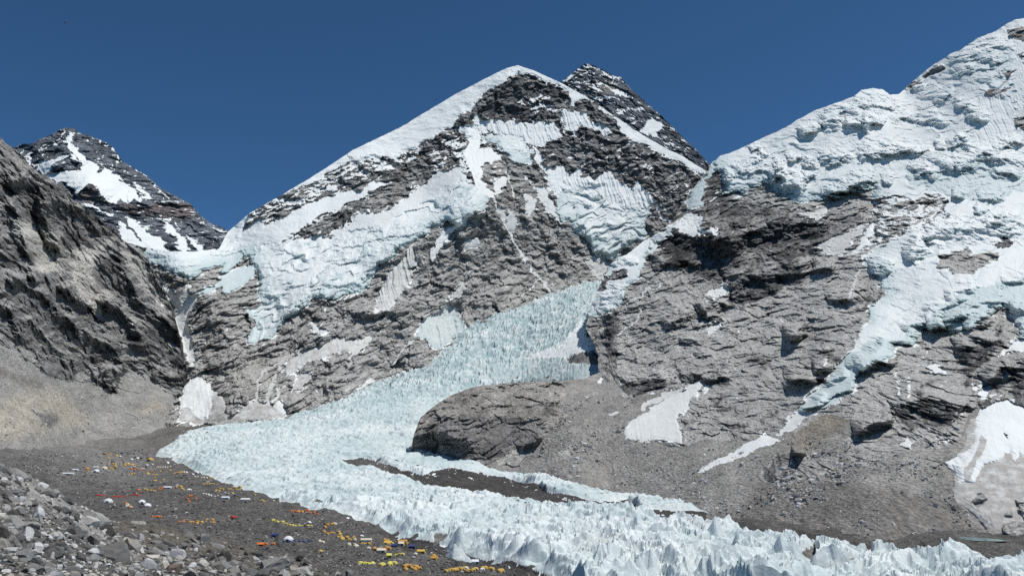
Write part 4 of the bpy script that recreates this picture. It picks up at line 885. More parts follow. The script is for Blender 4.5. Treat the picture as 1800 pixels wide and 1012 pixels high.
ITEMS += [
 ('snow', dict(A=3, w=6, dirt=.25, flute=.25, part='avalanche_cone'), 'D7', '150,680 260,600 400,520 520,430 640,380 680,370 690,400 600,530 540,590 520,640 560,740 540,790 480,780 400,770 280,780 170,770'),
 ('snow', dict(A=0, dirt=.45, f=.65), 'D7', '255,545 350,480 550,390 560,410 400,510 270,560'),
 ('snow', dict(A=2, w=4, part='snow_stripe', dirt=.1), 'D7', '650,1005 800,920 940,830 1120,730 1240,760 1180,800 1000,870 860,940 700,1005'),
 ('snow', dict(A=1, w=4, dirt=.35), 'D7', '1230,740 1300,640 1400,560 1460,580 1700,460 1780,380 1780,330 1790,400 1740,450 1600,520 1440,610 1300,700'),
 ('snow', dict(A=6, w=20, dirt=.95, flute=.15, part='avalanche_cone'), 'E5', '1440,-100 1330,200 1290,230 1330,470 1420,540 1520,640 1560,740 1700,770 1900,800 1900,50 1700,-100'),
 ('snow', dict(A=6, w=16, flute=.2, part='avalanche_cone'), 'E4', '1490,460 1680,400 1780,460 1900,620 1900,880 1800,830 1750,800 1740,850 1680,790 1620,830 1560,850 1500,900 1440,1000 1350,1000 1300,930 1230,865 1330,820 1440,700 1470,600'),
 ('snow', dict(A=0, dirt=.95), 'E5', '1370,270 1440,190 1460,100 1510,20 1540,60 1480,200 1420,320 1380,400'),
 ('rock', dict(c=(.14, .135, .128), rough=.7), 'E5', '1440,470 1500,440 1550,470 1490,520'), ('rock', dict(c=(.14, .135, .128), rough=.7), 'E5', '1730,470 1780,450 1820,500 1810,600 1760,560'), ('rock', dict(c=(.16, .15, .14), rough=.6), 'E5', '1660,640 1730,610 1820,630 1810,720 1740,740 1660,700'),
 ('rock', dict(c=(.15, .142, .135), rough=.6), 'E5', '1660,570 1720,550 1730,590'), ('rock', dict(c=(.2, .19, .17), rough=.8), 'E4', '1660,650 1690,660 1670,695'),
 ('snow', dict(A=1, dirt=.3), 'E4', '920,740 980,680 1000,765'), ('snow', dict(A=1, dirt=.4), 'E4', '1190,690 1270,665 1280,680 1200,700'),
 ('snow', dict(A=1, dirt=.3), 'D6', '720,790 840,730 820,780 740,820'), ('snow', dict(A=1, dirt=.3), 'D6', '700,580 760,530 880,470 880,510 800,560'), ('scree', dict(c=(.27, .25, .225), rough=.3), 'D6', '170,820 260,740 300,680 330,660 320,740 240,790'),
 ('snow', dict(A=1, dirt=.5), 'E2', '260,510 380,450 440,470 340,520'), ('snow', dict(A=1, dirt=.6, f=.7), 'E2', '360,740 440,670 600,620 700,580 640,640 560,720 540,780 480,790'),
 ('snow', dict(A=3, dirt=.0), 'E2', '690,620 740,560 780,570 730,660 720,700 590,790 640,720'), ('snow', dict(A=1, dirt=.1), 'E3', '1100,780 1170,760 1240,820 1160,830'),
 ('tone', dict(mix=.5, soft=5), 'E4', '1420,290 1500,280 1560,360 1640,370 1520,420 1440,370'), ('snow', dict(A=2, dirt=.1), 'E3', '1640,690 1720,610 1800,590 1890,600 1890,640 1700,680'),
 ('tone', dict(mix=.35, soft=5), 'E4', '880,220 960,200 1000,250 1020,400 940,400 900,300'), ('line', (3, .4), 'D6', '90,830 180,790 300,640'), ('line', (4, .5), 'D6', '130,620 300,530 430,470'), ('line', (4, .6), 'E2', '640,900 600,1010 560,1100'),
 ('line', (4, .4), 'E2', '600,790 530,800 440,740 360,740'),
 ('snow', dict(A=14, w=8, ice=.6, part='hanging_glacier'), 'D2', '1720,370 1800,330 1830,340 1700,400 1690,440 1620,510 1530,570 1500,640 1460,740 1370,800 1350,870 1300,950 1250,1010 1080,1030 1090,940 1120,860 1220,760 1240,640 1320,570 1420,500 1600,430'),
 ('rock', dict(c=DARK, A=0), 'D2', '1150,850 1180,790 1260,740 1360,700 1360,730 1240,790 1180,850'),
 ('snow', dict(A=8, w=6, ice=.7, all=.5), 'D5', '50,1012 60,850 200,720 300,560 390,430 430,480 350,600 240,720 220,900 150,1012'), ('snow', dict(A=3, dirt=.15, flute=.5), 'D6', '490,90 600,-20 690,0 700,110 800,100 790,130 700,130 620,130'),
 ('tone', dict(mix=.25, soft=6), 'D5', '260,650 380,640 420,760 380,850 420,1000 250,1000'),
 ('rock', dict(c=(.075, .075, .078), mix=.02), 'D6', '20,700 60,660 110,720 110,800 60,860 100,960 90,1040 20,980 10,880'),
 ('ridge', (40, 10), 'R', '1068,540 1075,600 1072,650'),
]
N_BASE = [(1080, 865, 1180)] + base_line('1100,870 1160,882 1250,900 1330,914 1400,925 1480,936 1550,943 1620,941 1700,937 1800,941 1880,945')
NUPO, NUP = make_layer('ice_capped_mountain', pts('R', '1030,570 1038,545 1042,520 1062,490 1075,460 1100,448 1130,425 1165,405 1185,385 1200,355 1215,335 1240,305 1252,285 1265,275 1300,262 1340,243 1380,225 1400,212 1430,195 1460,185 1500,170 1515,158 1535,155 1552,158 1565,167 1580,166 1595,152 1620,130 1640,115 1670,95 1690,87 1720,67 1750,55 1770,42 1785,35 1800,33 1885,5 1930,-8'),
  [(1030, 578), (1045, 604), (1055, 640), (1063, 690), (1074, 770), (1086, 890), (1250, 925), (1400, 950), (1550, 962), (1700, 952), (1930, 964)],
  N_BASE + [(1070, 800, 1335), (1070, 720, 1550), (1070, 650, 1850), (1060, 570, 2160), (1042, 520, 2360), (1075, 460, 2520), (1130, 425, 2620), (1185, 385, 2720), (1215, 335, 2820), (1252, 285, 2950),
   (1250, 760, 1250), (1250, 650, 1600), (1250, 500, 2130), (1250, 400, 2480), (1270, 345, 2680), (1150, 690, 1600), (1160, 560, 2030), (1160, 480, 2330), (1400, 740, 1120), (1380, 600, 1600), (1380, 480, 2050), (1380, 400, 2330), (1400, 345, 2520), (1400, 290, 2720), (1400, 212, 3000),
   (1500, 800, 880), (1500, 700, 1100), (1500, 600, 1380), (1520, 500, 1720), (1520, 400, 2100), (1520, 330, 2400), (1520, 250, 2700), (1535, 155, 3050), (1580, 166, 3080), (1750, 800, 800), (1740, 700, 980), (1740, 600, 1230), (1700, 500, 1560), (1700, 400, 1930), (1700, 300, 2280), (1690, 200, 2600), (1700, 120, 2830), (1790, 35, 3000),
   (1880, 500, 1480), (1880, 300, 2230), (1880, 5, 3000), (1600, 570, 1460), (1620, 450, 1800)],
  1.5, dict(ang=24, rock=(.155, .15, .144), mix=0.07, lam=75, g=0.27, crisp=2.2, aniso=2.3, ledge=((40, .10), (17, .20), (8, .24), (4, .22)), rib=((60, .10, 10), (17, .10, 0)), pale_ledge=.85, shelf_ang=12, stepk=1.3, edge=(1064, 9)), ITEMS, M_NEAR, 1.2, 1300)

# ---- rock knoll between icefall and scree fan
ITEMS = [
 ('tone', dict(c=(.13, .125, .122), soft=14), 'R', '730,760 790,735 900,730 960,760 900,800 800,820 740,800'),
 ('scree', dict(c=(.20, .192, .18), rough=.3, soft=6), 'R', '1000,665 1075,640 1140,640 1140,900 800,880 860,815 900,800 960,765 1000,735 985,700'),
 ('tone', dict(c=(.30, .29, .27), soft=6, rough=.6), 'D4', '440,190 560,130 640,160 640,220 520,230'),
 ('tone', dict(c=(.30, .29, .27), soft=6, rough=.6), 'D4', '860,160 960,130 980,170 930,200'),
] + steps('D4', 30, 12, (22, '-40,30 100,20 240,60 330,80'), (10, '600,110 700,60 770,20')) + steps('D3', 14, 8, (9, '780,730 860,740 930,740'), (7, '480,620 600,615'), (9, '560,860 700,850 800,860'), (12, '0,860 120,830 260,850 420,830'), (12, '200,900 360,870 520,860'), (9, '300,760 420,740 560,760')) + [
 ('snow', dict(A=1, dirt=.2), 'D3', '1160,610 1190,585 1220,590 1190,620'), ('snow', dict(A=1, dirt=.6), 'D3', '1230,830 1290,805 1310,820 1250,840'), ('snow', dict(A=1, dirt=.4), 'D3', '1060,710 1090,690 1095,705'),
]
KNOO, KNO = make_layer('rock_knoll', pts('R', '722,790 727,765 738,735 760,715 790,696 830,680 870,675 920,671 1000,668 1030,664 1062,650 1090,640 1130,650'),
  [(722, 806), (750, 811), (790, 818), (880, 838), (1000, 860), (1130, 900)],
  [(727, 770, 1450), (740, 735, 1500), (790, 696, 1620), (870, 675, 1720), (920, 671, 1740), (1000, 668, 1740), (850, 740, 1500), (800, 770, 1440), (900, 800, 1400), (1000, 760, 1430), (1000, 800, 1350)] + base_line('745,797 780,804 830,815 880,827 950,838 1010,850 1050,858') + [(x, y, 1000.0/float(NUP[0](x, y)) + o) for x, o in ((1066, -4.0), (1085, -2.0), (1110, 5.0), (1130, 12.0)) for y in (660, 700, 740, 780, 820, 860, 900)],
  1.5, dict(ang=14, rock=(.20, .188, .17), mix=0.0, lam=40, g=0.26, aniso=2.4, ledge=((20, .26), (9, .3), (4, .25))), ITEMS, M_NEAR, 1.0, 1400, back=(10, 40, 120))

# ---- left rock ridge with its scree fans
ITEMS = [
 ('tone', dict(c=(.12, .115, .112), soft=8), 'C1', '-80,100 0,160 110,260 230,390 330,450 480,500 590,630 820,750 860,860 1000,950 1060,1040 860,900 700,870 560,910 490,930 500,700 300,700 140,660 60,620 80,420 0,300 -80,280'),
 ('tone', dict(c=(.28, .265, .24), soft=7, rough=.6), 'C2', '130,40 220,200 260,300 330,330 470,300 480,200 420,60 330,0 140,-60'), ('tone', dict(c=(.28, .265, .24), soft=8, rough=.6), 'C2', '480,180 600,130 820,60 700,200 640,340 700,420 820,470 720,540 720,640 640,600 560,480 500,380'),
 ('tone', dict(c=(.25, .24, .22), soft=6, rough=.7), 'C2', '860,120 1000,240 1100,360 1160,480 1230,640 1140,600 1000,420 900,280'),
 ('tone', dict(c=(.10, .10, .10), soft=4), 'C2', '50,440 140,360 180,400 290,460 400,540 410,600 300,560 150,540 50,500'), ('tone', dict(c=(.10, .10, .10), soft=4), 'C2', '430,560 440,480 500,390 560,470 620,560 660,640 560,600 480,580'),
 ('tone', dict(c=(.10, .10, .10), soft=4), 'C2', '-60,480 0,500 80,570 100,700 -60,690'), ('tone', dict(c=(.11, .11, .11), soft=4), 'C2', '710,640 720,560 770,510 830,570 830,640'), ('tone', dict(c=(.11, .108, .106), soft=5), 'C2', '830,280 900,330 960,480 990,560 880,500 820,400'),
 ('scree', dict(c=(.205, .20, .19), rough=.18), 'C3', '-200,-20 0,60 150,200 300,280 470,370 620,380 700,400 820,450 850,260 900,290 1050,330 1130,380 1220,460 1260,560 1270,680 1250,900 -200,900'),
 ('scree', dict(c=(.215, .21, .20), rough=.18), 'C3', '290,0 420,140 520,270 640,330 600,370 560,360 440,220 330,80'), ('scree', dict(c=(.21, .205, .195), rough=.18), 'C3', '820,70 880,180 950,210 970,180 880,110'),
 ('tone', dict(c=(.265, .24, .20), soft=14), 'C3', '-100,540 200,420 330,400 450,430 600,600 640,660 400,700 340,720 80,770 -100,740'), ('tone', dict(c=(.26, .235, .195), soft=6), 'C3', '960,560 1040,520 1060,450 1200,570 1000,590'),
 ('tone', dict(c=(.14, .13, .12), soft=8), 'C3', '-100,260 100,300 300,380 200,400 0,340'), ('tone', dict(c=(.15, .145, .14), rough=.7, soft=5), 'C3', '210,560 300,570 420,640 360,710 280,650'),
 ('rock', dict(c=(.13, .125, .12), A=-6, w=8), 'C3', '640,330 700,330 830,260 850,270 830,450 760,430 690,380'), ('rock', dict(c=(.16, .155, .15), rough=.8, A=-4, w=6), 'C3', '-20,10 60,60 200,160 300,250 360,330 260,270 100,150 0,90'),
 ('ridge', (55, 9), 'C2', '80,340 300,470 420,600 560,700 660,780 820,850 880,1000'), ('ridge', (50, 9), 'C2', '440,380 520,480 620,560 680,650 800,700'), ('ridge', (60, 9), 'C2', '740,270 860,280 960,480 1050,580 1150,640 1250,720 1300,880'),
 ('ridge', (50, 8), 'C2', '1030,200 1100,360 1160,460 1220,620 1290,760'), ('ridge', (45, 9), 'C2', '720,540 770,510 860,600 960,700 1040,800'), ('ridge', (40, 8), 'C2', '180,620 300,760 460,900 560,1012'), ('ridge', (45, 8), 'C2', '-40,500 60,560 110,700 200,820'),
 ('ridge', (50, 9), 'C1', '100,560 120,700 160,860 190,1000'), ('ridge', (55, 10), 'C1', '280,620 330,760 400,900 440,1000'), ('ridge', (-45, 8), 'C1', '200,620 260,800 330,960 400,1050'), ('ridge', (-40, 9), 'C2', '480,330 600,560 700,700'),
] + steps('C1', 60, 14, (40, '490,700 600,650 800,740 830,800'), (34, '60,480 200,420 320,480 460,560'), (26, '280,640 400,600 500,660')) + steps('C2', 44, 10, (24, '50,400 130,350 180,390'), (26, '430,470 500,400 560,470 620,560'), (18, '210,330 250,320 270,380'), (26, '720,560 770,510 830,570')) + steps('C3', 22, 10, (30, '640,330 740,290 850,265'), (14, '860,130 960,90 1040,90'), (12, '1060,330 1180,320 1300,330')) + [
 ('tone', dict(mix=.16, soft=10), 'R', '215,500 270,460 300,540 325,640 250,640 180,560'),
]
RIDO, RID = make_layer('rock_ridge', pts('R', '-90,190 -40,225 0,243 25,260 60,298 83,310 100,320 122,335 130,352 160,372 185,392 205,405 212,424 235,432 250,440 260,455 272,480 285,505 303,540 316,590 327,640 334,680 340,740'),
  [(-90, 812), (0, 808), (150, 795), (320, 770), (340, 768)],
  base_line('-90,790 0,788 60,786 130,780 200,770 260,760 320,748') + [ (0, 700, 1340), (0, 600, 1470), (0, 500, 1570), (0, 400, 1680), (0, 245, 1880), (-90, 190, 1800), (-90, 500, 1450), (-90, 700, 1230), (100, 700, 1660), (100, 600, 1790), (100, 480, 1910), (100, 322, 2090), (200, 690, 2000), (200, 550, 2150), (206, 408, 2330), (262, 455, 2430), (250, 600, 2180), (250, 700, 2030), (285, 505, 2470), (300, 650, 2210), (316, 590, 2350), (330, 660, 2230)],
  1.5, dict(ang=-62, run=(.35, .45), stepk=1.35, rock=(.118, .116, .114), pale_ledge=.55, mix=0.0, lam=60, g=0.34, crisp=2.0, aniso=1.25, ledge=((15, .1),), rib=((48, .24, 32), (20, .15, 24))), ITEMS, M_NEAR, 3.6, 1500)
# ---- near rubble slope the picture is taken from
_fc = [(-60,790,125),(0,812,130),(50,835,136),(100,862,140),(140,888,146),(185,915,150),(225,914,215),(275,919,230),(350,939,226),(425,958,220),(480,972,212),(545,990,200),(640,1012,190),(720,1030,185),(0,900,75),(0,1012,42),(-60,1012,38),(100,950,72),(100,1012,50),(200,950,112),(200,1012,62),(300,1012,85),(400,1000,130),(500,1012,150),(300,950,150),(350,960,165),(430,985,165),(0,1100,24),(300,1100,38),(700,1100,80),(640,1040,150)]
FORE = make_layer('foreground_slope', pts('R', '-90,778 -60,790 0,812 50,835 100,862 140,888 180,912 200,915 225,913 275,919 350,939 425,958 480,972 520,979 545,990 560,1000 600,1006 640,1012 720,1032 780,1060'),
  [(-90, 1110), (780, 1110)], _fc, 2.4, dict(ang=10, rock=(.075, .07, .063), lam=6, g=.06, aniso=1.2, ledge=(), c=30.0, facet=0.0, soft=1.0), [
  ('tone', dict(c=(.085, .073, .057), soft=12), 'R', '185,912 225,905 275,912 425,950 540,985 560,1012 400,1012 300,1000 240,965 205,945'),
  ('tone', dict(c=(.2, .19, .178), soft=14), 'R', '0,812 60,840 140,890 190,935 240,980 180,960 100,900 0,850'),
  ], M_FORE, 1.5, 1600, back=(6, 30, 90))
# ----------------------------------------------------------------- loose things on the terrain
rng = np.random.default_rng(7)
random.seed(7)
def simple_mat(name, col, rough=0.8, var=0.12, scale=2.0, by_object=0.0, trans=0.0):
    m, nt, b = nodes_of(name)
    geo = N(nt, 'ShaderNodeNewGeometry').outputs['Position']
    n = noise_node(nt, geo, scale, 4, 0.65)
    t = math_node(nt, 'ADD', math_node(nt, 'MULTIPLY', n, 2*var), 1-var)
    if by_object:
        oi = N(nt, 'ShaderNodeObjectInfo').outputs['Random']
        t = math_node(nt, 'MULTIPLY', t, math_node(nt, 'ADD', math_node(nt, 'MULTIPLY', oi, 2*by_object), 1-by_object))
    c = N(nt, 'ShaderNodeCombineColor')
    for i in range(3): nt.links.new(t, c.inputs[i])
    nt.links.new(mixc(nt, 1.0, (*col,), c.outputs[0], 'MULTIPLY'), b.inputs['Base Color'])
    b.inputs['Roughness'].default_value = rough
    b.inputs['Specular IOR Level'].default_value = 0.2
    bp = N(nt, 'ShaderNodeBump'); bp.inputs['Strength'].default_value = 0.35; bp.inputs['Distance'].default_value = 0.4/scale
    nt.links.new(n, bp.inputs['Height']); nt.links.new(bp.outputs[0], b.inputs['Normal'])
    return m
def stone_material():
    m, nt, b = nodes_of('loose_stone')
    geo = N(nt, 'ShaderNodeNewGeometry').outputs['Position']
    n = noise_node(nt, geo, 2.2, 5, 0.7)
    t = math_node(nt, 'ADD', math_node(nt, 'MULTIPLY', n, 0.9), 0.55)
    c = N(nt, 'ShaderNodeCombineColor')
    for i in range(3): nt.links.new(t, c.inputs[i])
    nt.links.new(mixc(nt, 1.0, attr(nt, 'rock', True), c.outputs[0], 'MULTIPLY'), b.inputs['Base Color'])
    b.inputs['Roughness'].default_value = 0.85; b.inputs['Specular IOR Level'].default_value = 0.2
    bp = N(nt, 'ShaderNodeBump'); bp.inputs['Strength'].default_value = 0.5; bp.inputs['Distance'].default_value = 0.15
    nt.links.new(n, bp.inputs['Height']); nt.links.new(bp.outputs[0], b.inputs['Normal'])
    return m
def icosphere(n):
    import bmesh
    bm = bmesh.new(); bmesh.ops.create_icosphere(bm, subdivisions=n, radius=1.0)
    V = np.array([v.co[:] for v in bm.verts]); bm.verts.index_update()
    F = np.array([[v.index for v in f.verts] for f in bm.faces]); bm.free()
    return V, F
ICO2, ICO3, ICO1 = icosphere(2), icosphere(3), icosphere(1)
def rock_shape(ico, seed, planes=11, flat=0.75, cut=(.42, .86)):
    r = np.random.default_rng(seed)
    V = ico[0].copy()
    for _ in range(planes):
        n = r.normal(size=3); n /= np.linalg.norm(n); d = r.uniform(*cut)
        k = V @ n - d
        V = V - np.clip(k, 0, None)[:, None]*n
    V = V + r.normal(size=V.shape)*0.015
    V = V*np.array([r.uniform(.8, 1.3), r.uniform(.8, 1.2), flat*r.uniform(.7, 1.2)])
    V /= (V[:, 0].max()-V[:, 0].min())/2
    return V
def rot(r):
    q = r.normal(size=4); q /= np.linalg.norm(q); w, x, y, z = q
    return np.array([[1-2*(y*y+z*z), 2*(x*y-z*w), 2*(x*z+y*w)], [2*(x*y+z*w), 1-2*(x*x+z*z), 2*(y*z-x*w)], [2*(x*z-y*w), 2*(y*z+x*w), 1-2*(x*x+y*y)]])
def tilt(r, amt=0.35):
    a = r.uniform(0, 6.28); ax, ay = r.normal(size=2)*amt
    ca, sa = math.cos(a), math.sin(a)
    Rz = np.array([[ca, -sa, 0], [sa, ca, 0], [0, 0, 1]])
    Rx = np.array([[1, 0, 0], [0, math.cos(ax), -math.sin(ax)], [0, math.sin(ax), math.cos(ax)]])
    Ry = np.array([[math.cos(ay), 0, math.sin(ay)], [0, 1, 0], [-math.sin(ay), 0, math.cos(ay)]])
    return Rz @ Rx @ Ry
M_STONE = stone_material()
def rubble(name, P, S, C, ico, seed, parent, label, flat=.8):
    """many loose stones as one mass: nobody could count them"""
    shapes = [rock_shape(ico, seed*50+i, 7, flat, (.25, .7)) for i in range(10)]
    Vs, Fs, Cs = [], [], []
    nv = len(ico[0])
    r = np.random.default_rng(seed)
    for i in range(len(P)):
        Vs.append((shapes[i % 10]*S[i]) @ tilt(r).T + P[i])
        Fs.append(ico[1] + i*nv); Cs.append(np.repeat(C[i][None], nv, 0))
    o = link(name, mesh_from(name, np.concatenate(Vs), np.concatenate(Fs), [M_STONE], {'rock': np.concatenate(Cs)}), parent)
    o['kind'] = 'stuff'
    if label: o['label'] = label
    return o
def stone_cols(n, r, base, spread=0.45, warm=0.035):
    g = np.exp(r.normal(size=n)*spread)
    c = np.array(base)[None]*g[:, None]
    w = r.normal(size=n)*warm
    c[:, 0] *= 1+w; c[:, 2] *= 1-w
    return np.clip(c, 0.03, 0.55)

# ---- foreground slope: stones everywhere, the larger boulders one by one
FS, FR = FORE
def fore_point(px, py):
    ty = np.interp(px, FR[1], FR[2])
    D = 1000.0/FR[0](px, np.maximum(py, ty+1))
    return point(px, np.maximum(py, ty+1), D), D
r = np.random.default_rng(21)
n = 11000
px = r.uniform(-60, 700, n); py = r.uniform(790, 1075, n)
ty = np.interp(px, FR[1], FR[2])
ok = py > ty+1
brown = inside(pts('R', '190,916 225,913 275,919 350,939 425,958 470,970 430,980 380,972 300,957 230,940'), px, py)
ok &= ~(brown & (r.random(n) < 0.75))
px, py = px[ok], py[ok]
P, D = fore_point(px, py)
spx = np.exp(r.normal(size=len(px))*0.6)*4.6
spx = np.clip(spx, 1.5, 20)*(0.75+0.5*sstep(840, 1000, py))
S = spx*D/FPX*0.5
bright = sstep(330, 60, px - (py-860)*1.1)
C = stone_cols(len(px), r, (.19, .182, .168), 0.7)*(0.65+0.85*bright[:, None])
P[:, 2] -= S*0.15
big = spx > 5.0
C = np.clip(C, .03, .5)
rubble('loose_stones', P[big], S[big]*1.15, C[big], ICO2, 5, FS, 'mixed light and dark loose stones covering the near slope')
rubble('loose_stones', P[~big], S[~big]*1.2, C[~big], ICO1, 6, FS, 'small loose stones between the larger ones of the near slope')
M_BLD = [simple_mat('boulder_light', (.34, .33, .31), .85, .3, 1.2, .3), simple_mat('boulder_grey', (.20, .195, .185), .85, .3, 1.2, .3), simple_mat('boulder_dark', (.10, .097, .093), .85, .3, 1.2, .3), simple_mat('boulder_brown', (.20, .15, .115), .85, .3, 1.2, .2)]
bmesh_cache = {}
def boulder(px, py, w, h, k, seed, label, group=None, ico=ICO3, name='boulder', rz=None, yaw=None):
    P, D = fore_point(np.array([float(px)]), np.array([float(py)]))
    D = float(D[0]); s = w*D/FPX*0.5
    key = (seed, k)
    if key not in bmesh_cache:
        V = rock_shape(ico, seed, 12, 0.9); V[:, 2] /= (V[:, 2].max()-V[:, 2].min())/2
        bmesh_cache[key] = mesh_from('boulder', V, ico[1], [M_BLD[k]])
    o = link(name, bmesh_cache[key])
    o.scale = (s, s*0.8, h*D/FPX*0.62)
    o.location = (P[0, 0], P[0, 1], P[0, 2] + h*D/FPX*0.15)
    o.rotation_euler = (random.uniform(-.15, .15), rz if rz is not None else random.uniform(-.2, .2), yaw if yaw is not None else random.uniform(-.5, .5))
    tag(o, label, 'boulder', group)
    return o
boulder(166, 916, 46, 26, 0, 101, 'large pale slab boulder with a dark underside at the brow of the near slope', rz=.35, yaw=0)
boulder(205, 985, 60, 36, 1, 102, 'large wedge shaped grey boulder with a flat lit side, low on the near slope', rz=.25, yaw=.3)
boulder(476, 1003, 56, 26, 1, 103, 'long grey boulder with a pointed top at the end of the brown hump', rz=-.1, yaw=0)
boulder(50, 928, 40, 18, 1, 104, 'broad rounded grey boulder halfway up the near rubble slope')
boulder(92, 974, 42, 20, 2, 105, 'broad dark boulder between pale stones on the near slope')
boulder(247, 921, 22, 8, 0, 106, 'flat pale slab lying on top of the brown hump', rz=.05)
boulder(306, 1004, 30, 18, 3, 107, 'reddish brown boulder at the foot of the near rubble')
boulder(277, 978, 32, 17, 1, 108, 'blocky grey boulder on the dark side of the brown hump')
boulder(33, 951, 24, 15, 2, 109, 'small dark upright boulder beside pale rubble')
r = np.random.default_rng(33)
KN = ('pale', 'mid grey', 'dark')
BMARK = [(166, 916, 'beside the large pale slab boulder'), (205, 985, 'beside the large wedge boulder'), (476, 1003, 'around the long pointed boulder'), (50, 928, 'by the broad rounded grey boulder'), (92, 974, 'by the broad dark boulder'), (306, 1004, 'by the reddish brown boulder'), (277, 978, 'on the dark flank of the brown hump'), (20, 860, 'on the upper edge of the near slope'), (100, 900, 'on the pale upper rubble of the near slope'), (400, 985, 'between the brown hump and the pointed boulder'), (560, 1008, 'at the foot of the rubble towards the camp'), (20, 1005, 'in the coarse rubble at the bottom of the near slope'), (140, 1008, 'in the coarse rubble below the broad dark boulder')]
cnt = 0
while cnt < 220:
    x = r.uniform(-20, 600); y = r.uniform(830, 1015)
    if y < np.interp(x, FR[1], FR[2])+6: continue
    if 185 < x < 450 and y < np.interp(x, FR[1], FR[2])+22 and r.random() < .8: continue
    k = int(r.choice(3, p=(.3, .4, .3))); w = float(np.clip(np.exp(r.normal()*.42)*15, 9, 38))
    ph = min(BMARK, key=lambda m: (m[0]-x)**2 + (m[1]-y)**2)[2]
    sz = 'large' if w > 20 else 'mid-sized' if w > 13 else 'small'
    boulder(x, y, w, w*r.uniform(.5, .75), k, 200+int(r.integers(0, 8)), sz+' '+KN[k]+' angular boulder '+ph, sz+' '+KN[k]+' boulders '+ph, ICO2)
    cnt += 1

# ---- stones on the moraine around the camp and in the dark trough
def scatter_ground(name, poly, n, smin, smed, smax, base, seed, parent, label, ico=ICO1, spread=.5):
    r = np.random.default_rng(seed)
    P0 = pts('R', poly)
    x = r.uniform(P0[:, 0].min(), P0[:, 0].max(), n*3); y = r.uniform(P0[:, 1].min(), P0[:, 1].max(), n*3)
    k = np.nonzero(inside(P0, x, y))[0][:n]
    x, y = x[k], y[k]
    # meet of each line of sight with the smooth valley floor, by bisection
    rx, rz = ray(x, y)
    lo = np.full(len(x), 395.0); hi = np.full(len(x), 2300.0)
    for _ in range(26):
        m = np.sqrt(lo*hi); up = ground_z(rx*m, m) > CAMZ+rz*m
        hi = np.where(up, m, hi); lo = np.where(up, lo, m)
    D = hi; X = rx*D
    Z = surf_z(SURF, X, D)
    S = np.clip(np.exp(r.normal(size=len(x))*.5)*smed, smin, smax)*D/FPX*0.5
    P = np.stack([X, D, Z+S*.2], -1)
    return rubble(name, P, S, stone_cols(len(x), r, base, spread), ico, seed, parent, label)
scatter_ground('moraine_stones', '0,800 250,790 330,830 480,880 640,920 720,950 830,980 940,1012 600,1012 420,960 280,915 190,910 80,850', 5000, 1.2, 2.1, 6, (.17, .165, .155), 41, moraine, 'grey stones strewn over the camp moraine', spread=.55)
scatter_ground('trough_stones', '580,808 700,826 800,828 950,856 1130,899 1270,908 1400,932 1520,948 1800,965 1800,1000 1500,962 1300,925 1100,890 900,862 760,842 640,818', 2600, 1.0, 1.6, 4, (.13, .127, .12), 42, moraine, 'grey stones on the dark strip of debris between the ice')

# ---- boulders on the scree of the right-hand mountain and its knoll
def scatter_face(rb, poly, n, smed, smax, base, seed, parent, label, name='scree_boulders', ty=None):
    r = np.random.default_rng(seed)
    P0 = pts('R', poly)
    x = r.uniform(P0[:, 0].min(), P0[:, 0].max(), n*3); y = r.uniform(P0[:, 1].min(), P0[:, 1].max(), n*3)
    k = np.nonzero(inside(P0, x, y) & (fbm(x/60, y/40, 3, seed) + r.normal(size=len(x))*.35 > 0))[0][:n]
    x, y = x[k], y[k]
    D = 1000.0/rb(x, y)
    S = np.clip(np.exp(r.normal(size=len(x))*.5)*smed, 1.0, smax)*D/FPX*0.5
    P = point(x, y, D-S*.6)
    return rubble(name, P, S, stone_cols(len(x), r, base, .45, .03), ICO1, seed, parent, label, .6)
scatter_face(NUP[0], '1070,700 1120,700 1100,760 1210,790 1330,780 1400,760 1560,800 1660,800 1720,930 1800,950 1800,962 1560,945 1400,925 1250,900 1080,862', 4500, 2.2, 9, (.40, .385, .36), 51, NUPO, 'boulders strewn over the grey scree below the cliffs')
scatter_face(NUP[0], '1330,870 1400,800 1480,790 1520,830 1440,880 1380,910', 700, 4.0, 11, (.34, .33, .315), 52, NUPO, 'heap of large blocks on the scree')
scatter_face(KNO[0], '1000,700 1062,690 1062,860 1000,840 900,815 960,770', 900, 2.3, 8, (.38, .365, .34), 53, KNOO, 'boulders on the fan beside the knoll')
scatter_face(RID[0], '0,680 150,690 250,700 310,720 320,750 0,790', 500, 1.6, 5, (.40, .38, .35), 54, RIDO, 'stones scattered over the fans below the ridge')

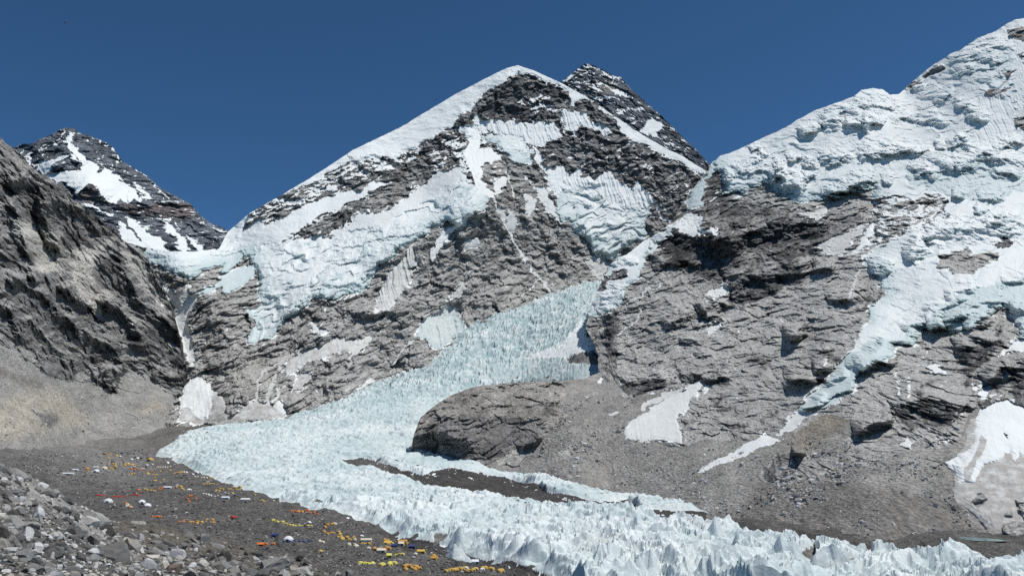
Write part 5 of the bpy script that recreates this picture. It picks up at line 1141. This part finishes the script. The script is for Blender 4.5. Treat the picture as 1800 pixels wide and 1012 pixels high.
# ---- ice sails standing on the glacier
def sail_mesh(seed):
    r = np.random.default_rng(seed)
    nu, nv = 30, 25
    u = np.linspace(-1, 1, nu)[:, None]*np.ones((1, nv)); v = np.linspace(-1, 1, nv)[None]*np.ones((nu, 1))
    pk = r.uniform(-.45, .25)
    prof = np.where(u < pk, (1+u)/(1+pk), (1-u)/(1-pk))
    prof = np.clip(prof, 0, 1)**r.uniform(.85, 1.25)
    prof = prof*(1 + .22*perlin(u*3.1+seed, u*0, seed)) + .18*np.exp(-((u-r.uniform(-.8, .8))/.16)**2)*prof
    bend = .3*perlin(u*1.4+seed*3.3, u*0, seed+1)
    z = prof*(1-np.abs(v))**1.15 + .06*perlin(u*4, v*3+seed, seed+2)*prof - .05*(np.abs(perlin(u*9+v*3, v*2, seed+3)))*prof
    w = .55+.25*prof
    V = np.stack([u*(1+.05*np.sin(v*3)), v*w*.75*np.sqrt(np.clip(1-u*u*.9, .05, 1)) + bend*(1-np.abs(v)), z-.06*(1-prof)-.08*(np.abs(v) > .97)], -1)
    ii = np.arange((nu-1)*nv).reshape(nu-1, nv)[:, :-1]
    F = np.stack([ii, ii+nv, ii+nv+1, ii+1], -1).reshape(-1, 4)
    zz = V[..., 2].ravel()
    return V.reshape(-1, 3), F, zz
SAILS = []
for s in range(9):
    V, F, zz = sail_mesh(60+s)
    one = np.ones(len(V))
    A = {'snow': one, 'ice': np.clip(.5-.3*zz + .25*perlin(V[:, 0]*3, V[:, 1]*4, s), 0, 1), 'dirt': np.clip(.2-zz*.6, 0, .5), 'rock': np.full((len(V), 3), .1)}
    SAILS.append(mesh_from('ice_pinnacle', V, F, [M_ICE], A))
PIN = [(1389,944,998,40),(1454,953,1003,44),(1592,971,1014,36),(1645,985,1016,33),(1710,990,1021,22),(1747,991,1022,30),(1555,979,1002,26),(1255,916,958,28),(1302,934,970,24),(1200,919,945,13),(1140,906,930,15),
 (1280,974,1006,40),(1210,979,1013,50),(920,941,984,40),(817,929,964,26),(805,946,974,24),(1170,991,1021,26),(1130,990,1016,30),
 (1420,985,1014,30),(1330,985,1014,28),(1040,945,972,26),(990,925,950,20),(1090,925,950,20),(1150,940,968,24),(960,965,990,24),(860,905,930,20),(740,905,925,18),(1010,900,922,16),(1190,958,985,24),(1075,968,996,26),(1350,958,985,20),(690,880,898,14),(800,885,906,14),(930,890,912,16),(1500,990,1018,24),(1790,1000,1022,18)]
for i, (ax, ay, by, hw) in enumerate(PIN):
    D = float(ground_hit(ax, by)); m = D/FPX
    rx, _ = ray(ax, by)
    X = float(rx)*D
    z0 = float(surf_z(SURF, np.array([X]), np.array([D]))[0]); zb = float(ground_z(np.array([X]), np.array([D]))[0])
    o = link('ice_pinnacle', SAILS[i % 9], glacier)
    H = (by-ay)*m*1.0
    o.location = (X, D, min(zb, z0)-1.5)
    o.scale = (hw*m*1.35, max(hw*m*1.2, 6.0), H+1.5)
    o.rotation_euler = (0, 0, random.uniform(-.35, .35) + (math.pi if i % 2 else 0))

# ---- meltwater pond at the foot of the avalanche cone
def water_material():
    m, nt, b = nodes_of('meltwater')
    geo = N(nt, 'ShaderNodeNewGeometry').outputs['Position']
    n = noise_node(nt, geo, 0.25, 3, .6)
    nt.links.new(mixc(nt, n, (.10, .22, .23), (.20, .33, .33)), b.inputs['Base Color'])
    b.inputs['Roughness'].default_value = 0.15
    bp = N(nt, 'ShaderNodeBump'); bp.inputs['Strength'].default_value = .1
    nt.links.new(noise_node(nt, geo, 1.5, 2, .5), bp.inputs['Height']); nt.links.new(bp.outputs[0], b.inputs['Normal'])
    return m
pv = []
for x, y in POND:
    D = ground_hit(x, y); rx, _ = ray(x, y); pv.append((float(rx)*D, D))
pv = np.array(pv); pz = float(ground_z(pv[:, 0], pv[:, 1]).mean())
pc = pv.mean(0)
t_ = np.linspace(0, 1, 9)
ring_ = np.concatenate([pv[i][None]*(1-t_[:-1, None]) + pv[(i+1) % len(pv)][None]*t_[:-1, None] for i in range(len(pv))])
ring_ = pc + (ring_-pc)*(1.05 + .08*perlin(ring_[:, :1]/9, ring_[:, 1:]/9, 5))
V = np.concatenate([[[pc[0], pc[1], pz+.05]], np.concatenate([ring_, np.full((len(ring_), 1), pz+.05)], 1)])
F = np.array([[0, 1+i, 1+(i+1) % len(ring_)] for i in range(len(ring_))])
tag(link('meltwater_pond', mesh_from('meltwater_pond', V, F, [water_material()])), kind='structure')

# ---- tents
def cloth(name, col): return simple_mat(name, col, .7, .08, 1.5, .12)
CLOTH = {'yellow': cloth('yellow_tent_cloth', (.56, .38, .10)), 'gold': cloth('golden_tent_cloth', (.54, .31, .08)), 'lime': cloth('lemon_tent_cloth', (.62, .56, .13)), 'orange': cloth('orange_tent_cloth', (.58, .18, .05)), 'red': cloth('red_tent_cloth', (.40, .05, .04)),
         'cream': cloth('cream_tent_cloth', (.66, .60, .48)), 'white': cloth('white_tent_cloth', (.74, .75, .76)), 'blue': cloth('blue_tent_cloth', (.04, .06, .17))}
M_DOOR = simple_mat('dark_tent_doorway', (.05, .05, .055), .8, .1, 2)
M_POLE = simple_mat('grey_tent_skirt', (.30, .31, .32), .7, .1, 2)
def dome_tent_mesh(col):
    """small two-pole dome: four sagging panels between the poles, arched doorway in front"""
    nu, nv = 24, 7
    V = []; 
    for j in range(nv):
        e = j/(nv-1)*math.pi/2
        for i in range(nu):
            a = i/nu*2*math.pi
            sag = 1-.10*abs(math.sin(2*a))*math.cos(e)**.5
            q = (abs(math.cos(a))**4+abs(math.sin(a))**4)**-.25
            rr = math.cos(e)**.75*(0.55+.45*q)*sag
            V.append((rr*math.cos(a), rr*math.sin(a)*.82, .95*math.sin(e)))
    F = [(j*nu+i, j*nu+(i+1) % nu, (j+1)*nu+(i+1) % nu, (j+1)*nu+i) for j in range(nv-1) for i in range(nu)]
    me = mesh_from('dome_tent', np.array(V), np.array(F), [CLOTH[col], M_DOOR])
    mi = np.zeros(len(F), np.int32)
    for k, f in enumerate(F):
        j, i = divmod(k, nu)
        if i in (17, 18) and j < 3: mi[k] = 1
    me.polygons.foreach_set('material_index', mi)
    return me
TM = {c: dome_tent_mesh(c) for c in CLOTH}
LBL = {'yellow': 'small yellow dome tent pitched on the dark gravel of the camp', 'gold': 'small deep golden dome tent pitched close to others in the camp', 'lime': 'small lemon yellow dome tent standing in a neat line', 'orange': 'small orange dome tent in the camp gravel',
       'red': 'small red dome tent pitched in the row beside the white domes', 'cream': 'small cream coloured dome tent between the yellow tents', 'white': 'small white dome tent near the edge of the ice', 'blue': 'dark blue dome tent near the large white dome'}
NT = [0]
LANDMARK = [(115, 825, 'near the far white frame tents'), (240, 806, 'on the low rise by the far domes'), (262, 812, 'around the bright yellow dome at the ice edge'), (235, 822, 'between the far domes and the stony hollow'), (320, 830, 'along the far ice edge'), (290, 862, 'beside the long white frame tent of the far camp'),
 (190, 880, 'around the white dome with the red row'), (255, 885, 'around the twin white domes'), (345, 880, 'near the row of white tents'), (385, 850, 'along the ice edge behind the white row'), (272, 910, 'on bare gravel in front of the twin white domes'), (345, 920, 'on the gravel beyond the brown hump'), (430, 858, 'by the ice above the broad white frame tent'), (405, 905, 'below the broad white frame tent'),
 (500, 917, 'in the long lemon row'), (540, 900, 'by the ice above the lemon row'), (505, 955, 'near the largest white dome'), (590, 935, 'in the golden cluster below the lemon row'), (640, 955, 'near the long cream frame tent'), (700, 950, 'near the long golden frame tent by the ice'), (670, 962, 'in front of the golden frame tents'), (645, 995, 'in the first lemon row of the lower camp'), (690, 992, 'in the second lemon row of the lower camp'), (722, 1003, 'in the golden cluster of the lower camp'), (800, 1005, 'around the cream dome of the lower camp'), (860, 1003, 'at the lowest end of camp by the ice'), (760, 985, 'near the golden frame tent below the ice')]
def near_phrase(px, py, marks): return min(marks, key=lambda m: (m[0]-px)**2 + 4*(m[1]-py)**2)[2]
def place(px, py):
    D = float(ground_hit(px, py)); rx, _ = ray(px, py); X = float(rx)*D
    return X, D, float(surf_z(SURF, np.array([X]), np.array([D]))[0]), D/FPX
def small_tent(px, py, col, size=3.4):
    X, Y, Z, m = place(px, py)
    o = link(col+'_dome_tent' if col not in ('gold', 'lime') else {'gold': 'golden', 'lime': 'lemon'}[col]+'_dome_tent', TM[col])
    s = 1.1*size*random.uniform(.85, 1.15)*(1+.45*sstep(700, 1600, np.array(Y)))
    o.location = (X, Y, Z-.12)
    o.scale = (s/2, s/2, s/2*.95)
    o.rotation_euler = (0, 0, random.uniform(-1.2, 1.2))
    cn = {'gold': 'golden', 'lime': 'lemon yellow'}.get(col, col); ph = near_phrase(px, py, LANDMARK)
    tag(o, 'small '+cn+' dome tent '+ph, 'tent', cn+' dome tents '+ph)
    NT[0] += 1
CL = [('F7',230,130,410,180,7,'yellow'),('F7',0,290,70,330,4,'gold'),('F7',240,244,400,246,4,'yellow'),('F7',300,270,410,330,6,'yellow gold'),('F7',500,250,690,320,13,'yellow gold cream'),('F7',560,332,750,342,5,'orange red'),('F7',540,372,640,374,3,'yellow'),
 ('F7',760,340,960,385,9,'yellow orange cream'),('F7',900,298,1090,302,6,'cream yellow'),('F7',1060,315,1230,372,8,'yellow cream white'),('F7',1250,340,1420,380,7,'white orange cream'),('F7',1370,432,1600,440,6,'cream gold'),('F7',870,440,1060,480,5,'yellow'),('F7',1480,518,1640,526,6,'yellow'),
 ('F7',750,592,890,602,6,'yellow'),('F7',900,572,990,602,4,'orange gold'),('F7',1110,540,1240,600,8,'yellow gold'),('F7',630,570,720,612,4,'orange gold'),('F7',130,695,240,698,5,'red'),('F7',320,698,510,682,7,'red'),('F7',570,650,680,655,5,'red'),('F7',500,780,650,820,6,'orange cream'),
 ('F7',1290,690,1400,750,5,'orange red'),('F7',1480,672,1690,694,7,'white cream'),('F7',840,930,960,942,5,'orange gold'),('F7',1180,950,1260,990,3,'orange'),('C4',1300,620,1540,662,9,'gold yellow'),('C4',1600,585,1670,598,3,'red'),('C4',1600,390,1690,410,4,'yellow'),
 ('C8',0,385,180,430,10,'yellow cream gold'),('C8',270,450,380,485,3,'yellow'),('C8',520,552,580,570,4,'orange gold'),('C8',400,622,480,640,5,'lime'),('C8',480,644,680,654,9,'lime'),('C8',590,572,730,590,5,'orange white'),
 ('F8',200,40,330,62,3,'orange'),('F8',330,62,520,92,6,'orange gold'),('F8',550,215,700,330,10,'gold yellow cream'),('F8',720,250,800,330,5,'yellow gold'),('F8',760,350,960,390,6,'yellow cream'),('F8',840,405,950,440,5,'cream'),('F8',990,402,1100,416,4,'yellow'),('F8',1230,332,1320,352,3,'gold'),('F8',1260,385,1350,402,4,'yellow'),
 ('F8',1400,372,1530,402,6,'gold yellow'),('F8',1100,455,1310,492,8,'gold cream orange'),('F8',1630,512,1720,532,3,'yellow'),('F8',510,402,580,408,2,'cream'),('F8',1380,585,1470,592,4,'lime'),('F8',980,692,1130,666,6,'lime'),('F8',1220,682,1390,642,9,'lime'),('F8',1460,700,1660,752,12,'gold'),
 ('F8',160,428,430,404,5,'blue'),('F8',490,218,580,222,2,'blue'),('D4',0,900,50,912,3,'gold'),('D4',90,992,240,982,8,'yellow gold'),('D4',250,972,420,1002,8,'yellow gold white'),('D4',420,975,500,1005,4,'yellow'),('C8',290,770,420,788,3,'orange')]
for crop, x0, y0, x1, y1, k, cols in CL:
    q = pts(crop, '%g,%g %g,%g' % (x0, y0, x1, y1)); cs = cols.split()
    line = abs(y1-y0) < 0.14*abs(x1-x0)
    for i in range(k):
        if line: t = (i+.5+random.uniform(-.15, .15))/k; x = q[0, 0]+(q[1, 0]-q[0, 0])*t; y = q[0, 1]+(q[1, 1]-q[0, 1])*t
        else: x = random.uniform(q[0, 0], q[1, 0]); y = random.uniform(min(q[:, 1]), max(q[:, 1]))
        small_tent(x, y, cs[0] if random.random() < .6 else random.choice(cs), 3.0 if line else 3.5)
print('tents', NT[0])
# large domes: geodesic shell on a skirt, arched door
def geodesic(col):
    V, F = ICO2
    V = V.copy(); keep = (V[F][:, :, 2].mean(1) > -0.02)
    F = F[keep]; V = V.copy(); V[:, 2] = np.maximum(V[:, 2], 0)
    return mesh_from('shell', V, F, [CLOTH[col]])
GD = {c: geodesic(c) for c in ('white', 'cream', 'yellow')}
def ring(name, r0, r1, z0, z1, mat, n=24):
    a = np.linspace(0, 2*math.pi, n, endpoint=False)
    V = np.concatenate([np.stack([np.cos(a)*r0, np.sin(a)*r0, a*0+z0], -1), np.stack([np.cos(a)*r1, np.sin(a)*r1, a*0+z1], -1)])
    F = np.array([[i, (i+1) % n, n+(i+1) % n, n+i] for i in range(n)])
    return mesh_from(name, V, F, [mat])
SK = ring('skirt', 1.03, 1.0, -.08, .16, M_POLE)
def door_mesh():
    n = 9; a = np.linspace(0, math.pi, n)
    o = np.stack([np.cos(a)*.22, np.full(n, -1.03), np.sin(a)*.2+.30], -1)
    o = np.concatenate([[[.22, -1.05, 0]], o, [[-.22, -1.05, 0]]])
    b = o.copy(); b[:, 1] += .3
    V = np.concatenate([o, b]); m = len(o)
    F = [[i, i+1, m+i+1, m+i] for i in range(m-1)] + [[0, i, i+1, i+1] for i in range(1, m-1)]
    import bmesh
    bm = bmesh.new(); vs_ = [bm.verts.new(v) for v in V]
    for i in range(m-1): bm.faces.new((vs_[i], vs_[i+1], vs_[m+i+1], vs_[m+i]))
    bm.faces.new([vs_[i] for i in range(m)])
    me = bpy.data.meshes.new('door'); bm.to_mesh(me); bm.free(); me.materials.append(M_DOOR)
    return me
DR = door_mesh()
def big_dome(px, py, wpx, col, label, yaw=0.0):
    X, Y, Z, m = place(px, py)
    root = empty('dome_tent', (X, Y, Z)); root.rotation_euler = (0, 0, yaw)
    s = wpx*m*.5
    for nm, me in (('shell', GD[col]), ('skirt', SK), ('door', DR)):
        o = link(nm, me, root); o.scale = (s, s, s*.92)
    tag(root, label, 'tent', 'large dome tents of the camp')
    return root
for crop, x, y, w, col, lab, yw in (
 ('F7',285,742,17,'white','large white dome tent in front of the row of red tents',.3), ('F7',715,722,13,'white','white dome tent standing just behind its white twin with the dark platform',.5), ('F7',785,775,14,'white','white dome tent with a dark platform, in front of its white twin',-.4),
 ('F7',140,352,11,'white','white dome tent beside golden tents at the far side of camp',0), ('F7',240,312,12,'cream','cream dome tent beside the far white dome',.2), ('F7',1315,582,10,'white','white dome tent next to a dark hollow at the far camp',-.3),
 ('F7',660,212,7,'white','far white dome tent on the low rise by the ice edge',0), ('F7',585,216,6,'white','far white dome tent between others on the low rise',0), ('F7',820,236,12,'yellow','bright yellow dome tent alone at the edge of the ice',0), ('F7',780,266,5,'white','tiny white dome tent below the bright yellow dome',0),
 ('F7',850,266,5,'cream','tiny cream dome tent below the bright yellow dome',0), ('F7',440,176,5,'white','tiny white dome tent at the far end of camp',0), ('F8',170,408,19,'white','largest white dome tent, beside dark blue tents',.1),
 ('F8',410,158,8,'white','white dome tent above the line of lemon tents',0), ('F8',540,470,9,'yellow','single orange yellow dome tent on bare gravel',0), ('F8',1610,585,9,'cream','cream dome tent apart from the others on the slope',0), ('F8',1000,298,9,'white','white dome tent close to the glacier edge',.4), ('F8',1080,470,9,'cream','cream dome tent at the end of the golden cluster',.4),
 ('D4',240,985,9,'cream','cream dome tent in the crowded lower camp',0)):
    q = pts(crop, '%g,%g' % (x, y))[0]
    big_dome(q[0], q[1], w, col, lab, yw)
# mess tents: long frame tents with a gabled roof
def box_part(name, x0, x1, y0, y1, z0, z1, mat):
    V = np.array([(x, y, z) for z in (z0, z1) for y in (y0, y1) for x in (x0, x1)])
    F = np.array([(0, 1, 3, 2), (4, 6, 7, 5), (0, 4, 5, 1), (1, 5, 7, 3), (3, 7, 6, 2), (2, 6, 4, 0)])
    return mesh_from(name, V, F, [mat])
def gable(name, hx, hy, z0, z1, mat):
    V = np.array([(-hx, -hy, z0), (hx, -hy, z0), (hx, hy, z0), (-hx, hy, z0), (-hx*.97, 0, z1), (hx*.97, 0, z1)])
    F = np.array([(0, 1, 5, 4), (2, 3, 4, 5), (1, 2, 5, 5), (3, 0, 4, 4)])
    import bmesh
    bm = bmesh.new(); vs_ = [bm.verts.new(v) for v in V]
    for f in ((0, 1, 5, 4), (2, 3, 4, 5), (1, 2, 5), (3, 0, 4), (3, 2, 1, 0)): bm.faces.new([vs_[i] for i in f])
    me = bpy.data.meshes.new(name); bm.to_mesh(me); bm.free(); me.materials.append(mat)
    return me
def frame_tent(px, py, lpx, col, label, yaw=0.0):
    X, Y, Z, m = place(px, py)
    L = lpx*m
    root = empty('frame_tent', (X, Y, Z-.1)); root.rotation_euler = (0, 0, yaw)
    link('wall', box_part('wall', -L/2, L/2, -1.9, 1.9, 0, 1.6, CLOTH[col]), root)
    link('roof', gable('roof', L/2+.15, 2.1, 1.604, 2.7, CLOTH[col]), root)
    link('doorway', box_part('doorway', L*.12, L*.12+1.0, -1.93, -1.88, .02, 1.5, M_DOOR), root)
    return tag(root, label, 'tent', 'frame tents of the camp')
for crop, x, y, l, col, lab in (('F7',1040,585,13,'white','long white frame tent in line with yellow tents at far camp'), ('F7',130,292,9,'white','long white frame tent at the far left of the camp'), ('C4',465,292,26,'white','very long white frame tent at the left edge of camp'), ('C4',530,272,9,'white','short white frame tent behind the very long white one'),
 ('C4',1725,482,15,'white','broad white frame tent above the yellow tents'), ('C4',1585,478,13,'white','white frame tent at the end of the white row'), ('F8',1055,372,18,'cream','long cream frame tent below the glacier edge'), ('F8',1300,398,13,'yellow','long yellow frame tent among golden tents'), ('F8',1465,395,15,'gold','long golden frame tent by the ice edge'),
 ('F8',1450,425,9,'cream','short cream frame tent in front of the golden one'), ('F8',1670,528,13,'yellow','yellow frame tent on the dark slope'), ('F8',1310,590,8,'lime','square lemon frame tent above the lemon row'), ('F8',1225,490,14,'cream','cream frame tent in front of the golden cluster'), ('F8',1370,440,9,'blue','dark blue frame tent between golden tents'),
 ('F8',1570,440,10,'blue','dark blue frame tent at the edge of the gravel'), ('F8',20,318,9,'blue','dark blue frame tent alone above the white dome'), ('C8',315,782,11,'orange','orange frame tent on gravel left of the white dome'), ('D4',10,912,9,'gold','golden frame tent below the ice edge'), ('D4',300,960,12,'white','white frame tent at the lower edge of camp'), ('F7',820,245,0.1,'yellow','') ):
    if not lab: continue
    q = pts(crop, '%g,%g' % (x, y))[0]
    frame_tent(q[0], q[1], l, col, lab, random.uniform(-.12, .12))
# platform under the front white dome
q = pts('F7', '745,790')[0]
X, Y, Z, m = place(q[0], q[1])
o = link('platform', box_part('platform', -8*m, 8*m, -2.2, 2.2, -.6, 1.1, simple_mat('dark_platform_boards', (.07, .08, .11), .7, .2, 2)))
o.location = (X, Y, Z); tag(o, 'dark tarpaulin covered platform in front of the twin white domes', 'platform')

# ---- helicopter high above the ridge
def lathe(name, prof, mat, axis='x', n=14):
    a = np.linspace(0, 2*math.pi, n, endpoint=False)
    V = np.array([(x, rr*ry*math.cos(t), rr*math.sin(t)+zc) for x, rr, ry, zc in prof for t in a])
    F = np.array([[j*n+i, j*n+(i+1) % n, (j+1)*n+(i+1) % n, (j+1)*n+i] for j in range(len(prof)-1) for i in range(n)])
    return mesh_from(name, V, F, [mat])
M_HB = simple_mat('dark_helicopter_paint', (.03, .035, .05), .35, .05, 1); M_HW = simple_mat('pale_helicopter_paint', (.7, .72, .74), .4, .05, 1); M_HM = simple_mat('rotor_metal', (.06, .06, .065), .5, .05, 1)
hp = point(np.array([114.0]), np.array([40.0]), np.array([1750.0]))[0]
H = empty('helicopter', tuple(hp)); tag(H, 'small dark and pale helicopter flying in the blue sky above the ridge', 'helicopter')
link('fuselage', lathe('fuselage', [(-2.6, .05, 1, 0), (-2.4, .55, 1, -.1), (-1.6, 1.0, .9, -.05), (-.3, 1.15, .9, 0), (1.2, 1.05, .85, .05), (2.2, .6, .8, .3), (2.7, .3, .8, .45)], M_HB), H)
link('belly', lathe('belly', [(-2.3, .02, 1, -.75), (-1.5, .55, 1.1, -.7), (0, .65, 1.2, -.7), (1.2, .5, 1.1, -.6), (2.0, .05, 1, -.35)], M_HW), H)
tb = link('tail_boom', lathe('tail_boom', [(2.2, .34, .8, .42), (4.5, .2, .8, .55), (7.0, .12, .8, .65)], M_HB), H)
link('tail_fin', box_part('tail_fin', 6.3, 7.2, -.05, .05, .2, 1.9, M_HB), tb)
link('mast', lathe('mast', [(-.15, .0, 1, 1.3), (-.14, .2, 1, 1.3), (.14, .2, 1, 1.3), (.15, 0, 1, 1.3)], M_HM), H)
for k in range(3):
    bl = link('rotor_blade', box_part('rotor_blade', .2, 5.4, -.16, .16, 1.45, 1.5, M_HM), H); bl.rotation_euler = (0, 0, .5 + k*2*math.pi/3)
for sy in (-1, 1):
    sk = link('skid', box_part('skid', -1.8, 1.9, sy*1.05-.06, sy*1.05+.06, -1.75, -1.62, M_HM), H)
    for xx in (-.9, .9): link('strut', box_part('strut', xx-.05, xx+.05, sy*.8-.05, sy*.8+.3*sy+.05 if sy > 0 else sy*.8+.05, -1.64, -.9, M_HM) if sy > 0 else box_part('strut', xx-.05, xx+.05, -1.1, -.8, -1.64, -.9, M_HM), sk)
H.rotation_euler = (0, math.radians(33), math.radians(12))
